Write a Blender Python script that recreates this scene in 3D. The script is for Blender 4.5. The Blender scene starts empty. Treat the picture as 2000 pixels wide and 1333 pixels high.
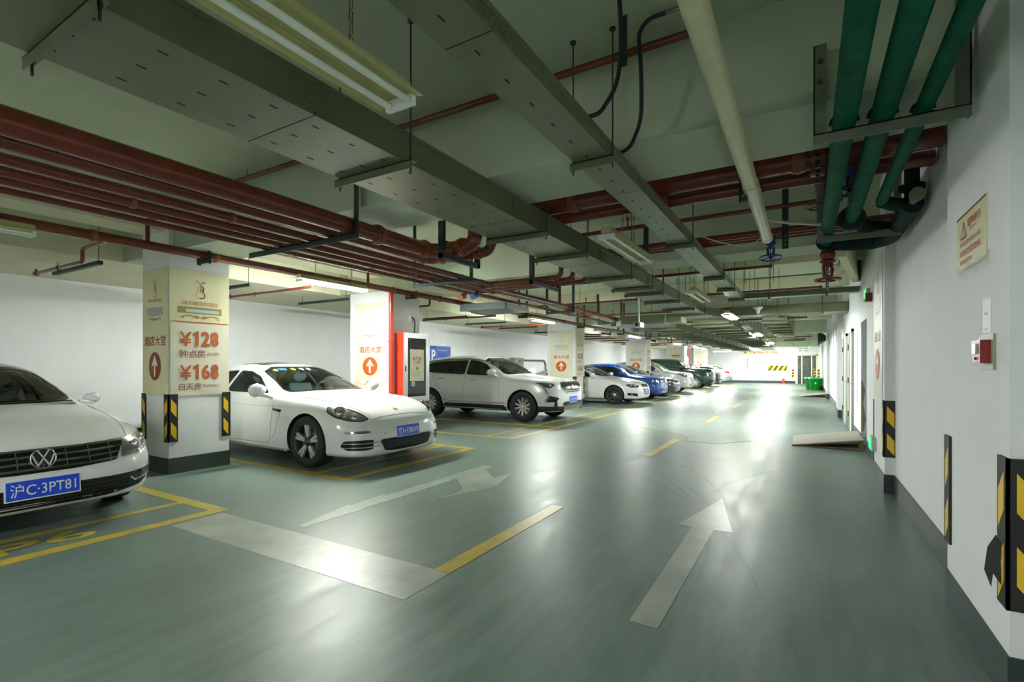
import bpy, bmesh, math, random
from mathutils import Vector, Matrix
from mathutils.bvhtree import BVHTree
random.seed(7)
S = bpy.context.scene
COL = S.collection

# ------------------------------------------------------------------ camera, world, exposure
TH = math.atan(576 / 972)
cam_d = bpy.data.cameras.new('camera')
cam_d.sensor_width = 36.0
cam_d.lens = 972 / 2000 * 36
cam_d.shift_y = 49.5 / 2000
cam_d.clip_start = 0.05
cam = bpy.data.objects.new('camera', cam_d)
cam.location = (0, 0, 1.35)
cam.rotation_euler = (math.pi / 2, 0, TH)
COL.objects.link(cam)
S.camera = cam
W = bpy.data.worlds.new('world')
S.world = W
W.use_nodes = True
W.node_tree.nodes['Background'].inputs[0].default_value = (0.9, 1.0, 0.9, 1)
W.node_tree.nodes['Background'].inputs[1].default_value = 0.02
S.view_settings.view_transform = 'Standard'
S.view_settings.look = 'None'
S.view_settings.gamma = 1
S.view_settings.use_curve_mapping = False
S.view_settings.exposure = 3.25
TUBE_POWER = 60.0            # emission strength of a lit fluorescent tube
S.cycles.use_denoising = True
S.cycles.max_bounces = 10
S.cycles.diffuse_bounces = 6
S.cycles.glossy_bounces = 4
S.cycles.transparent_max_bounces = 12
S.cycles.sample_clamp_indirect = 6

# ------------------------------------------------------------------ materials
def nodes_of(name):
    m = bpy.data.materials.new(name)
    m.use_nodes = True
    return m, m.node_tree.nodes, m.node_tree.links, m.node_tree.nodes['Principled BSDF']

def mat(name, col, rough=.5, metal=0, coat=0, var=0, scale=6, stretch=(1, 1, 1), bump=0, bscale=40, dark=None, spec=.5):
    """procedural principled material: base colour broken up by object-space noise"""
    m, N, L, p = nodes_of(name)
    p.inputs['Roughness'].default_value = rough
    p.inputs['Metallic'].default_value = metal
    p.inputs['Coat Weight'].default_value = coat
    p.inputs['Coat Roughness'].default_value = .05
    p.inputs['Specular IOR Level'].default_value = spec
    c = (*col, 1)
    p.inputs['Base Color'].default_value = c
    if var or bump:
        tc = N.new('ShaderNodeTexCoord')
        mp = N.new('ShaderNodeMapping')
        mp.inputs['Scale'].default_value = stretch
        L.new(tc.outputs['Object'], mp.inputs[0])
    if var:
        nz = N.new('ShaderNodeTexNoise')
        nz.inputs['Scale'].default_value = scale
        nz.inputs['Detail'].default_value = 6
        nz.inputs['Roughness'].default_value = .65
        L.new(mp.outputs[0], nz.inputs['Vector'])
        cr = N.new('ShaderNodeValToRGB')
        cr.color_ramp.elements[0].position = .35
        cr.color_ramp.elements[1].position = .68
        d = dark or tuple(x * (1 - var) for x in col)
        cr.color_ramp.elements[0].color = (*d, 1)
        cr.color_ramp.elements[1].color = c
        L.new(nz.outputs['Fac'], cr.inputs[0])
        L.new(cr.outputs[0], p.inputs['Base Color'])
    if bump:
        n2 = N.new('ShaderNodeTexNoise')
        n2.inputs['Scale'].default_value = bscale
        n2.inputs['Detail'].default_value = 4
        L.new(mp.outputs[0], n2.inputs['Vector'])
        b = N.new('ShaderNodeBump')
        b.inputs['Strength'].default_value = bump
        b.inputs['Distance'].default_value = .01
        L.new(n2.outputs['Fac'], b.inputs['Height'])
        L.new(b.outputs[0], p.inputs['Normal'])
    return m

def glow(name, col, strength):
    m, N, L, p = nodes_of(name)
    p.inputs['Base Color'].default_value = (*col, 1)
    p.inputs['Emission Color'].default_value = (*col, 1)
    p.inputs['Emission Strength'].default_value = strength
    return m

def glass(name, tint, gloss=.08):
    m, N, L, p = nodes_of(name)
    N.remove(p)
    out = N['Material Output']
    tr = N.new('ShaderNodeBsdfTransparent')
    tr.inputs[0].default_value = (*tint, 1)
    gl = N.new('ShaderNodeBsdfGlossy')
    gl.inputs['Roughness'].default_value = .03
    fr = N.new('ShaderNodeFresnel')
    fr.inputs[0].default_value = 1.5
    mx = N.new('ShaderNodeMixShader')
    L.new(fr.outputs[0], mx.inputs[0])
    L.new(tr.outputs[0], mx.inputs[1])
    L.new(gl.outputs[0], mx.inputs[2])
    L.new(mx.outputs[0], out.inputs[0])
    return m

def floor_mat():
    m, N, L, p = nodes_of('epoxy_floor')
    tc = N.new('ShaderNodeTexCoord')
    big = N.new('ShaderNodeTexNoise'); big.inputs['Scale'].default_value = .55; big.inputs['Detail'].default_value = 5
    L.new(tc.outputs['Object'], big.inputs['Vector'])
    mp = N.new('ShaderNodeMapping'); mp.inputs['Scale'].default_value = (4.5, .6, 1); mp.inputs['Rotation'].default_value = (0, 0, .10)
    L.new(tc.outputs['Object'], mp.inputs[0])
    st = N.new('ShaderNodeTexNoise'); st.inputs['Scale'].default_value = 2.2; st.inputs['Detail'].default_value = 7; st.inputs['Roughness'].default_value = .7
    L.new(mp.outputs[0], st.inputs['Vector'])
    cr = N.new('ShaderNodeValToRGB')
    cr.color_ramp.elements[0].position = .3; cr.color_ramp.elements[0].color = FLOOR_A
    cr.color_ramp.elements[1].position = .72; cr.color_ramp.elements[1].color = FLOOR_B
    mx = N.new('ShaderNodeMix'); mx.data_type = 'FLOAT'; mx.inputs[0].default_value = .62
    L.new(big.outputs['Fac'], mx.inputs[2]); L.new(st.outputs['Fac'], mx.inputs[3])
    L.new(mx.outputs[0], cr.inputs[0]); L.new(cr.outputs[0], p.inputs['Base Color'])
    mr = N.new('ShaderNodeMapRange'); mr.inputs[1].default_value = .25; mr.inputs[2].default_value = .75
    mr.inputs[3].default_value = .29; mr.inputs[4].default_value = .50
    L.new(st.outputs['Fac'], mr.inputs[0]); L.new(mr.outputs[0], p.inputs['Roughness'])
    p.inputs['Specular IOR Level'].default_value = .34
    fine = N.new('ShaderNodeTexNoise'); fine.inputs['Scale'].default_value = 14; fine.inputs['Detail'].default_value = 3
    L.new(tc.outputs['Object'], fine.inputs['Vector'])
    b = N.new('ShaderNodeBump'); b.inputs['Strength'].default_value = .03; b.inputs['Distance'].default_value = .01
    L.new(fine.outputs['Fac'], b.inputs['Height']); L.new(b.outputs[0], p.inputs['Normal'])
    return m
FLOOR_A = (.078, .122, .104, 1)
FLOOR_B = (.205, .265, .240, 1)

MT = {}
MT['floor'] = floor_mat()
MT['wall'] = mat('white_wall_paint', (.80, .81, .80), .75, var=.05, scale=2.5, stretch=(1, 1, .3), bump=.08, bscale=25)
MT['ceil'] = mat('cream_ceiling_paint', (.49, .54, .39), .8, var=.10, scale=1.4, bump=.06, bscale=18)
MT['beam'] = mat('cream_beam_paint', (.72, .70, .50), .8, var=.10, scale=2.0, bump=.06, bscale=20)
MT['base'] = mat('dark_green_skirting', (.045, .065, .058), .4, var=.25, scale=5)
MT['yellow'] = mat('yellow_road_paint', (.58, .40, .02), .38, var=.35, scale=5, stretch=(1, 1, 1), dark=(.36, .29, .06))
MT['white_road'] = mat('worn_white_road_paint', (.40, .41, .35), .36, var=.3, scale=1.9, dark=(.20, .245, .21))
MT['red'] = mat('oxide_red_pipe_paint', (.185, .034, .017), .27, var=.25, scale=8, coat=.15)
MT['coupling'] = mat('orange_red_coupling', (.30, .075, .018), .4, var=.3, scale=20)
MT['alarmred'] = mat('dimmed_alarm_red', (.27, .018, .010), .35)  # fire red darkened in the colour, for weaker light on the alarm
MT['firered'] = mat('fire_red_paint', (.66, .045, .02), .3, coat=.3)
MT['tray'] = mat('grey_green_tray_steel', (.160, .180, .098), .36, metal=.2, var=.16, scale=3)
MT['galv'] = mat('galvanised_steel', (.19, .22, .16), .42, metal=.4, var=.25, scale=14)
MT['hanger'] = mat('dark_green_hanger_paint', (.012, .028, .024), .5)
MT['slot'] = mat('black_slot', (.004, .004, .004), .9)
MT['cream'] = mat('cream_plastic_pipe', (.60, .58, .36), .35, var=.12, scale=10)
MT['greenpipe'] = mat('green_pipe_wrap', (.001, .115, .055), .65, var=.4, scale=9, bump=.15, bscale=30, spec=.12)
MT['darkgreen'] = mat('dark_green_metal', (.004, .03, .02), .7, var=.5, scale=20, spec=.2)
MT['blue'] = mat('blue_valve_paint', (.006, .035, .19), .35, coat=.2)
MT['brownred'] = mat('dark_red_valve', (.16, .022, .018), .4)
MT['black'] = mat('black_rubber', (.012, .013, .012), .55)
MT['lampbody'] = mat('yellowed_lamp_enamel', (.50, .48, .20), .4, var=.15, scale=9)
MT['tubeoff'] = mat('unlit_tube_glass', (.70, .75, .66), .2)
MT['tubeon'] = glow('lit_tube', (.94, 1.0, .99), TUBE_POWER)
MT['tubebright'] = glow('boosted_lit_tube', (.95, 1.0, .99), TUBE_POWER * 1.2)  # same kind of tube, emission boosted to brighten the far end
MT['tyremark'] = mat('tyre_scuff', (.135, .18, .16), .42, var=.3, scale=6)
MT['chain'] = mat('brass_chain', (.25, .19, .05), .4, metal=.6)
MT['rod'] = mat('threaded_steel_rod', (.05, .06, .05), .5, metal=.4)
MT['reflect'] = mat('reflective_yellow', (.80, .50, .01), .4)
MT['banner'] = mat('cream_banner_vinyl', (.72, .68, .42), .55, var=.05, scale=3)
MT['banner_pale'] = mat('pale_banner_vinyl', (.74, .71, .56), .5, var=.06, scale=4)
MT['orange'] = mat('orange_print', (.50, .095, .006), .6)
MT['maroon'] = mat('brown_red_print', (.27, .05, .02), .6)
MT['logo'] = mat('logo_print', (.50, .17, .03), .6)
MT['tan'] = mat('faded_tan_print', (.62, .45, .28), .6)
MT['olive'] = mat('olive_print', (.26, .26, .05), .6)
MT['paleblue'] = mat('pale_patch', (.52, .55, .56), .5)
MT['greytone'] = mat('grey_print', (.45, .42, .38), .6)
MT['greenprint'] = mat('green_print', (.16, .30, .06), .6)
MT['paper'] = mat('white_paper', (.78, .77, .72), .5)
MT['ivory'] = mat('ivory_sign', (.72, .68, .42), .4)
MT['redprint'] = mat('red_print', (.50, .05, .03), .6)
MT['alu'] = mat('brushed_aluminium', (.46, .48, .45), .35, metal=.7)
MT['darkglass'] = mat('dark_cabinet_glass', (.02, .018, .02), .06, coat=.5)
MT['signblue'] = mat('parking_blue', (.005, .08, .42), .35)
MT['white'] = mat('white_enamel', (.80, .80, .80), .4)
MT['greybox'] = mat('grey_green_box', (.36, .38, .28), .45)
MT['exit'] = glow('exit_sign_green', (.02, .85, .16), .2)
MT['binlight'] = mat('green_plastic_bin', (.01, .45, .05), .4)
MT['wood'] = mat('weathered_ramp_board', (.36, .33, .27), .7, var=.3, scale=5, stretch=(1, 6, 1))
MT['oldwood'] = mat('ramp_side_timber', (.22, .15, .06), .75, var=.3, scale=6)
MT['door'] = mat('grey_door_paint', (.66, .70, .69), .4)
MT['frost'] = mat('dim_door_glass', (.10, .12, .11), .15, var=.6, scale=3, dark=(.03, .04, .04))
MT['tape'] = mat('clear_tape', (.70, .72, .70), .35)
MT['tape'].node_tree.nodes['Principled BSDF'].inputs['Alpha'].default_value = .35
MT['dirt'] = mat('exposed_plaster', (.36, .33, .22), .9, var=.3, scale=10)

# ------------------------------------------------------------------ mesh builder
class MB:
    def __init__(s):
        s.v, s.f, s.sm, s.mi, s.m = [], [], [], [], 0
    def add(s, vs, fs, smooth=False):
        o = len(s.v)
        s.v += [tuple(p) for p in vs]
        for f in fs:
            s.f.append([i + o for i in f]); s.sm.append(smooth); s.mi.append(s.m)
        return s
    def box(s, x0, x1, y0, y1, z0, z1):
        v = [(x, y, z) for x in (x0, x1) for y in (y0, y1) for z in (z0, z1)]
        return s.add(v, [(0, 1, 3, 2), (4, 6, 7, 5), (0, 4, 5, 1), (2, 3, 7, 6), (0, 2, 6, 4), (1, 5, 7, 3)])
    def bar(s, a, b, w, h, up=(0, 0, 1)):
        """rectangular bar from a to b"""
        a, b = Vector(a), Vector(b); d = (b - a).normalized(); u = Vector(up)
        if abs(d.dot(u)) > .98: u = Vector((1, 0, 0))
        x = d.cross(u).normalized(); y = x.cross(d)
        v = []
        for p in (a, b):
            for i, j in ((-1, -1), (1, -1), (1, 1), (-1, 1)):
                v.append(p + x * i * w / 2 + y * j * h / 2)
        return s.add(v, [(3, 2, 1, 0), (4, 5, 6, 7), (0, 1, 5, 4), (1, 2, 6, 5), (2, 3, 7, 6), (3, 0, 4, 7)])
    def cyl(s, a, b, r, n=16, r2=None, caps=True):
        a, b = Vector(a), Vector(b); d = (b - a).normalized()
        u = Vector((0, 0, 1)) if abs(d.z) < .9 else Vector((1, 0, 0))
        x = d.cross(u).normalized(); y = d.cross(x)
        r2 = r if r2 is None else r2
        v = []
        for p, q in ((a, r), (b, r2)):
            for i in range(n):
                t = 2 * math.pi * i / n
                v.append(p + (x * math.cos(t) + y * math.sin(t)) * q)
        s.add(v, [(i, (i + 1) % n, n + (i + 1) % n, n + i) for i in range(n)], True)
        if caps:
            s.add(v[:n], [tuple(range(n))[::-1]]); s.add(v[n:], [tuple(range(n))])
        return s
    def tube(s, path, r, n=12, bend=0, caps=True, closed=False):
        P = [Vector(p) for p in path]
        if bend:
            Q = [P[0]]
            for i in range(1, len(P) - 1):
                a, b, c = P[i - 1], P[i], P[i + 1]
                d1, d2 = (a - b), (c - b)
                k = min(bend, d1.length * .49, d2.length * .49)
                p0, p1 = b + d1.normalized() * k, b + d2.normalized() * k
                for j in range(7):
                    t = j / 6
                    Q.append(p0 * (1 - t) ** 2 + b * 2 * t * (1 - t) + p1 * t * t)
            Q.append(P[-1]); P = Q
        m = len(P)
        rings = []; x = None
        for i in range(m):
            if closed: d = (P[(i + 1) % m] - P[i - 1]).normalized()
            else: d = (P[min(i + 1, m - 1)] - P[max(i - 1, 0)]).normalized()
            if x is None:
                u = Vector((0, 0, 1)) if abs(d.z) < .9 else Vector((1, 0, 0))
                x = d.cross(u).normalized()
            else:
                x = (x - d * x.dot(d)).normalized()
            y = d.cross(x)
            rr = r[i] if isinstance(r, (list, tuple)) else r
            rings.append([P[i] + (x * math.cos(2 * math.pi * k / n) + y * math.sin(2 * math.pi * k / n)) * rr for k in range(n)])
        v = [p for g in rings for p in g]
        f = []
        for i in range(m if closed else m - 1):
            j = (i + 1) % m
            f += [(i * n + k, i * n + (k + 1) % n, j * n + (k + 1) % n, j * n + k) for k in range(n)]
        s.add(v, f, True)
        if caps and not closed:
            s.add(rings[0], [tuple(range(n))[::-1]]); s.add(rings[-1], [tuple(range(n))])
        return s
    def lathe(s, prof, mtx, n=32, smooth=True):
        """prof: (radius, height) pairs turned round local z, then placed by mtx"""
        v = []
        for r, h in prof:
            for k in range(n):
                t = 2 * math.pi * k / n
                v.append(mtx @ Vector((r * math.cos(t), r * math.sin(t), h)))
        f = []
        for i in range(len(prof) - 1):
            f += [(i * n + k, i * n + (k + 1) % n, (i + 1) * n + (k + 1) % n, (i + 1) * n + k) for k in range(n)]
        return s.add(v, f, smooth)
    def prism(s, poly, mtx, h):
        """poly in local xy, extruded along local z by h, placed by mtx"""
        n = len(poly)
        v = [mtx @ Vector((a, b, 0)) for a, b in poly] + [mtx @ Vector((a, b, h)) for a, b in poly]
        return s.add(v, [tuple(range(n))[::-1], tuple(range(n, 2 * n))] + [(i, (i + 1) % n, n + (i + 1) % n, n + i) for i in range(n)])
    def grid(s, fn, nu, nv, smooth=True):
        v = [fn(i / nu, j / nv) for j in range(nv + 1) for i in range(nu + 1)]
        return s.add(v, [(j * (nu + 1) + i, j * (nu + 1) + i + 1, (j + 1) * (nu + 1) + i + 1, (j + 1) * (nu + 1) + i) for j in range(nv) for i in range(nu)], smooth)
    def build(s, name, material, parent=None, bevel=0):
        me = bpy.data.meshes.new(name)
        if parent is not None: o0 = WLOC.get(parent.name, Vector((0, 0, 0)))
        else:
            xs = [p[0] for p in s.v]; ys = [p[1] for p in s.v]; zs = [p[2] for p in s.v]
            o0 = Vector(((min(xs) + max(xs)) / 2, (min(ys) + max(ys)) / 2, min(zs)))
        me.from_pydata([Vector(p) - o0 for p in s.v], [], s.f)
        me.polygons.foreach_set('use_smooth', s.sm)
        ml = material if isinstance(material, (list, tuple)) else [material]
        for k in ml:
            if k: me.materials.append(MT[k] if isinstance(k, str) else k)
        if len(ml) > 1: me.polygons.foreach_set('material_index', s.mi)
        me.update()
        bm = bmesh.new(); bm.from_mesh(me); bmesh.ops.recalc_face_normals(bm, faces=bm.faces)
        if bevel:
            es = [e for e in bm.edges if len(e.link_faces) == 2 and e.calc_face_angle(0) > .6]
            bmesh.ops.bevel(bm, geom=es, offset=bevel, segments=2, profile=.5, affect='EDGES', clamp_overlap=True)
        bm.to_mesh(me); bm.free()
        o = bpy.data.objects.new(name, me)
        COL.objects.link(o)
        if parent is not None:
            o.parent = parent
            WLOC[o.name] = o0
        else:
            o.location = o0
            WLOC[o.name] = o0
        return o
WLOC = {}

def tag(o, label=None, cat=None, group=None, kind=None):
    if label: o['label'] = label
    if cat: o['category'] = cat
    if group: o['group'] = group
    if kind: o['kind'] = kind
    return o

def thing(name, loc, label, cat, group=None):
    o = bpy.data.objects.new(name, None)
    o.empty_display_size = .1
    COL.objects.link(o)
    o.location = loc
    WLOC[o.name] = Vector(loc)
    return tag(o, label, cat, group)

def struct(name, mb, m, label=None, parent=None):
    o = mb.build(name, m, parent)
    if parent is None:
        o['kind'] = 'structure'
        tag(o, label, 'structure') if label else None
    return o

def wface(axis, pos):
    """matrix for a face: local x runs along the face as seen, local y up, local z out of the face"""
    if axis == '+x': r = Matrix(((0, 0, 1), (1, 0, 0), (0, 1, 0)))
    elif axis == '-x': r = Matrix(((0, 0, -1), (-1, 0, 0), (0, 1, 0)))
    elif axis == '-y': r = Matrix(((1, 0, 0), (0, 0, -1), (0, 1, 0)))
    elif axis == '+z': r = Matrix(((1, 0, 0), (0, 1, 0), (0, 0, 1)))
    return Matrix.Translation(pos) @ r.to_4x4()

def text_geo(txt, bold=0.0):
    cu = bpy.data.curves.new('t', 'FONT')
    cu.body = txt
    cu.offset = bold
    cu.resolution_u = 3
    ob = bpy.data.objects.new('t', cu)
    COL.objects.link(ob)
    dg = bpy.context.evaluated_depsgraph_get()
    me = bpy.data.meshes.new_from_object(ob.evaluated_get(dg))
    vs = [v.co.copy() for v in me.vertices]
    fs = [tuple(p.vertices) for p in me.polygons]
    bpy.data.objects.remove(ob); bpy.data.curves.remove(cu); bpy.data.meshes.remove(me)
    return vs, fs
TXT = {}
def text(name, txt, mtx, cx, cy, w, h, m, parent, bold=0.0, lift=.002):
    """lettering fitted into a w x h box centred at local (cx, cy) of the face mtx"""
    key = (txt, bold)
    if key not in TXT: TXT[key] = text_geo(txt, bold)
    vs, fs = TXT[key]
    if not vs: return None
    x0 = min(v.x for v in vs); x1 = max(v.x for v in vs); y0 = min(v.y for v in vs); y1 = max(v.y for v in vs)
    sx = w / (x1 - x0); sy = h / max(y1 - y0, 1e-4)
    mb = MB()
    mb.add([mtx @ Vector(((v.x - (x0 + x1) / 2) * sx + cx, (v.y - (y0 + y1) / 2) * sy + cy, lift)) for v in vs], fs)
    return mb.build(name, m, parent)

def disc(cx, cy, rx, ry, n=32):
    return [(cx + rx * math.cos(2 * math.pi * k / n), cy + ry * math.sin(2 * math.pi * k / n)) for k in range(n)]
def rect(cx, cy, w, h):
    return [(cx - w / 2, cy - h / 2), (cx + w / 2, cy - h / 2), (cx + w / 2, cy + h / 2), (cx - w / 2, cy + h / 2)]
def ribbon(mb, pts, w, mtx, lift):
    """flat printed line of width w through 2-D points on a face"""
    for i in range(len(pts) - 1):
        a, b = Vector(pts[i]), Vector(pts[i + 1]); d = (b - a)
        if d.length < 1e-6: continue
        n = Vector((-d.y, d.x)).normalized() * w / 2; e = d.normalized() * w * .3
        mb.add([mtx @ Vector((*(p), lift)) for p in (a - n - e, b - n + e, b + n + e, a + n - e)], [(0, 1, 2, 3)])
ORD = ['first', 'second', 'third', 'fourth', 'fifth', 'sixth', 'seventh', 'eighth', 'ninth', 'tenth', 'eleventh', 'twelfth', 'thirteenth', 'fourteenth', 'fifteenth', 'sixteenth', 'seventeenth', 'eighteenth']
# ------------------------------------------------------------------ the setting
WR, WL, YF, YB = .80, -10.75, 45.0, -7.0
SLAB, SOFF = 3.42, 2.80
floor = struct('floor', MB().box(WL - .2, 2.2, YB, YF + .2, -.12, 0), 'floor')
struct('ceiling', MB().box(WL - .2, 2.2, YB, YF + .2, SLAB, SLAB + .15), 'ceil')
b = MB()
b.box(WR, WR + .2, YB, 9.45, 0, SLAB).box(WR, WR + .2, 9.45, 10.4, 2.1, SLAB).box(WR, WR + .2, 10.4, YF, 0, SLAB)
struct('wall_right', b, 'wall')
struct('wall_closet', MB().box(2.0, 2.05, 9.0, 10.9, 0, 2.6).box(1.0, 2.0, 8.95, 9.0, 0, 2.6).box(1.0, 2.0, 10.9, 10.95, 0, 2.6), 'door')
struct('wall_left', MB().box(WL - .2, WL, YB, YF, 0, SLAB), 'wall')
struct('wall_far', MB().box(WL, -.73, YF, YF + .2, 0, SLAB).box(.71, WR, YF, YF + .2, 0, SLAB).box(-.73, .71, YF, YF + .2, 2.27, SLAB), 'wall')
struct('wall_near', MB().box(WL, WR, YB - .2, YB, 0, SLAB), 'wall')
PIL = [(3.15, 3.9, -7.5), (7.0, 7.8, -7.95), (15.8, 16.6, -7.9), (24.6, 25.4, -7.9), (33.4, 34.2, -7.9), (42.2, 43.0, -7.9), (-1.6, -.8, -7.9)]
PX = -6.83
for y0, y1, x0 in PIL:
    p = struct('pillar', MB().box(x0, PX, y0, y1, 0, SLAB), 'wall')
    struct('baseboard', MB().box(x0 - .008, PX + .008, y0 - .008, y1 + .008, 0, .2), 'base', None, p)
for i, (y0, y1) in enumerate([(2.70, 3.71), (6.57, 7.56), (15.7, 16.7), (24.5, 25.5), (33.3, 34.3)]):
    p = struct('pillar', MB().box(.69 + .02 * (i > 0), WR, y0, y1, 0, SLAB), 'wall')
    struct('baseboard', MB().box(.682 + .02 * (i > 0), WR, y0 - .008, y1 + .008, 0, .2), 'base', None, p)
def bb(name, *boxes):
    m = MB()
    for q in boxes: m.box(*q)
    struct(name, m, 'base')
segs = [(YB, 2.69), (3.72, 6.56), (7.57, 9.45), (10.4, 11.85), (12.75, 13.55), (14.6, 15.69), (16.71, YF)]
bb('baseboard_right', *[(WR - .012, WR, a, c, 0, .2) for a, c in segs])
bb('baseboard_left', (WL, WL + .012, YB, YF, 0, .2))
bb('baseboard_far', (WL, -.78, YF - .012, YF, 0, .2), (.73, WR, YF - .012, YF, 0, .2))
# beams: main ones over the pillars, shallow ones between, and the dropped soffit along the parked side
for y0, y1 in [(3.2, 3.9), (6.95, 7.5), (15.9, 16.5), (24.7, 25.3), (33.5, 34.1), (42.3, 42.9), (-1.5, -.9)]:
    struct('beam', MB().box(-8.2, WR, y0, y1, SOFF, SLAB), 'ceil')
for y0 in (10.0, 13.0, 19.4, 22.2, 28.2, 31.0, 37.0, 40.0):
    struct('beam', MB().box(-8.2, WR, y0, y0 + .3, 3.16, SLAB), 'beam')
struct('beam', MB().box(WL, -8.2, YB, YF, SOFF, SLAB), 'beam')
struct('beam', MB().box(-7.4, -6.95, YB, YF, 3.05, SLAB), 'beam')
# diagonal haunch between the shallow beam and the wall
struct('beam', MB().add([(.36, 8.1, 2.84), (.46, 8.1, 2.84), (.80, 10.7, 2.84), (.70, 10.7, 2.84), (.36, 8.1, SLAB), (.46, 8.1, SLAB), (.80, 10.7, SLAB), (.70, 10.7, SLAB)],
       [(0, 1, 2, 3), (4, 7, 6, 5), (0, 4, 5, 1), (1, 5, 6, 2), (2, 6, 7, 3), (3, 7, 4, 0)]), 'beam')

# ------------------------------------------------------------------ paint on the floor (parts of the floor)
def paint(name, polys, m, z=.002):
    mb = MB()
    for q in polys: mb.prism(q, Matrix.Identity(4), z)
    return mb.build(name, m, floor)
def box2(x0, x1, y0, y1): return [(x0, y0), (x1, y0), (x1, y1), (x0, y1)]
paint('stop_band', [box2(-4.62, -2.0, 2.15, 2.58)], 'white_road')
for y0, y1 in ((2.57, 4.36), (7.47, 9.45), (12.6, 14.4), (17.6, 19.4), (22.6, 24.4), (27.6, 29.4)):
    paint('lane_dash', [box2(-2.13, -2.0, y0, y1)], 'yellow', .003)
paint('lane_arrow', [[(-.81, 2.59), (-.66, 2.58), (-.66, 4.37), (-.52, 4.39), (-.74, 5.45), (-.95, 4.36), (-.83, 4.36)]], 'white_road')
paint('turn_arrow', [[(-3.70, 2.70), (-3.62, 2.70), (-3.60, 3.34), (-3.84, 3.35)], [(-3.80, 3.35), (-3.62, 3.34), (-3.60, 3.82), (-3.84, 3.82)],
                     [(-3.78, 3.82), (-3.60, 3.82), (-3.62, 5.62), (-3.79, 5.66)], [(-3.62, 4.81), (-3.23, 4.41), (-3.21, 3.95), (-3.0, 4.71), (-3.2, 5.38), (-3.25, 5.06), (-3.61, 5.41)]], 'white_road')
def bay(y0, y1, letters=None):
    """bay outline: two lines along the aisle and the side lines of the bay group"""
    paint('bay_line', [box2(-4.81, -4.68, y0, y1)], 'yellow')
    paint('bay_line', [box2(-5.37, -5.28, y0, y1)], 'yellow')
    for y in (y0, y1 - .12): paint('bay_line', [box2(-10.2, -4.81, y, y + .12)], 'yellow', .0025)
bay(-1.0, 2.68); bay(4.05, 6.75); bay(7.95, 10.0); bay(10.0, 15.3); bay(17.0, 24.3); bay(25.8, 33.2); bay(34.6, 42.0)
text('bay_number', 'P6', wface('+z', (-5.04, 1.45, 0)) @ Matrix.Rotation(math.pi / 2, 4, 'Z'), 0, 0, .62, .3, 'yellow', floor, .02, .004)
def scuff(cx, cy, R, a0, a1, zs, w=.018):
    mb = MB(); n = 24; v = []
    for i in range(n + 1):
        a = a0 + (a1 - a0) * i / n; k = w * (.1 + .9 * min(1, 4 * i / n, 4 * (n - i) / n))
        for r in (R - k, R + k): v.append((cx + r * math.cos(a), cy + r * math.sin(a), zs))
    mb.add(v, [(2 * i, 2 * i + 1, 2 * i + 3, 2 * i + 2) for i in range(n)]); mb.build('tyre_mark', 'tyremark', floor)
for j, (cx, cy, R, a0, a1) in enumerate(((-5.2, 3.4, 4.6, -.1, .75), (-5.2, 3.4, 4.72, -.05, .7), (-4.9, 4.4, 4.3, .1, .9), (-5.5, 9.6, 3.2, -.5, .5), (2.2, 9.0, 3.6, 2.5, 3.6), (2.2, 9.0, 3.75, 2.6, 3.5), (-6.0, 2.0, 5.9, .2, .8), (3.2, 5.2, 4.1, 2.4, 3.3))):
    scuff(cx, cy, R, a0, a1, .0006 + .00012 * j)
mb = MB()
for q in ([(-3.2, 10.9), (-2.0, 9.95), (-1.95, 9.98), (-3.1, 10.98)], [(-2.0, 9.95), (-1.92, 9.28), (-1.33, 9.26), (-.85, 9.9), (-.9, 9.93), (-1.34, 9.31), (-1.9, 9.33), (-1.96, 9.98)]):
    mb.prism(q, Matrix.Identity(4), .0015)
mb.build('repair_seam', 'dirt', floor)

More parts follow.
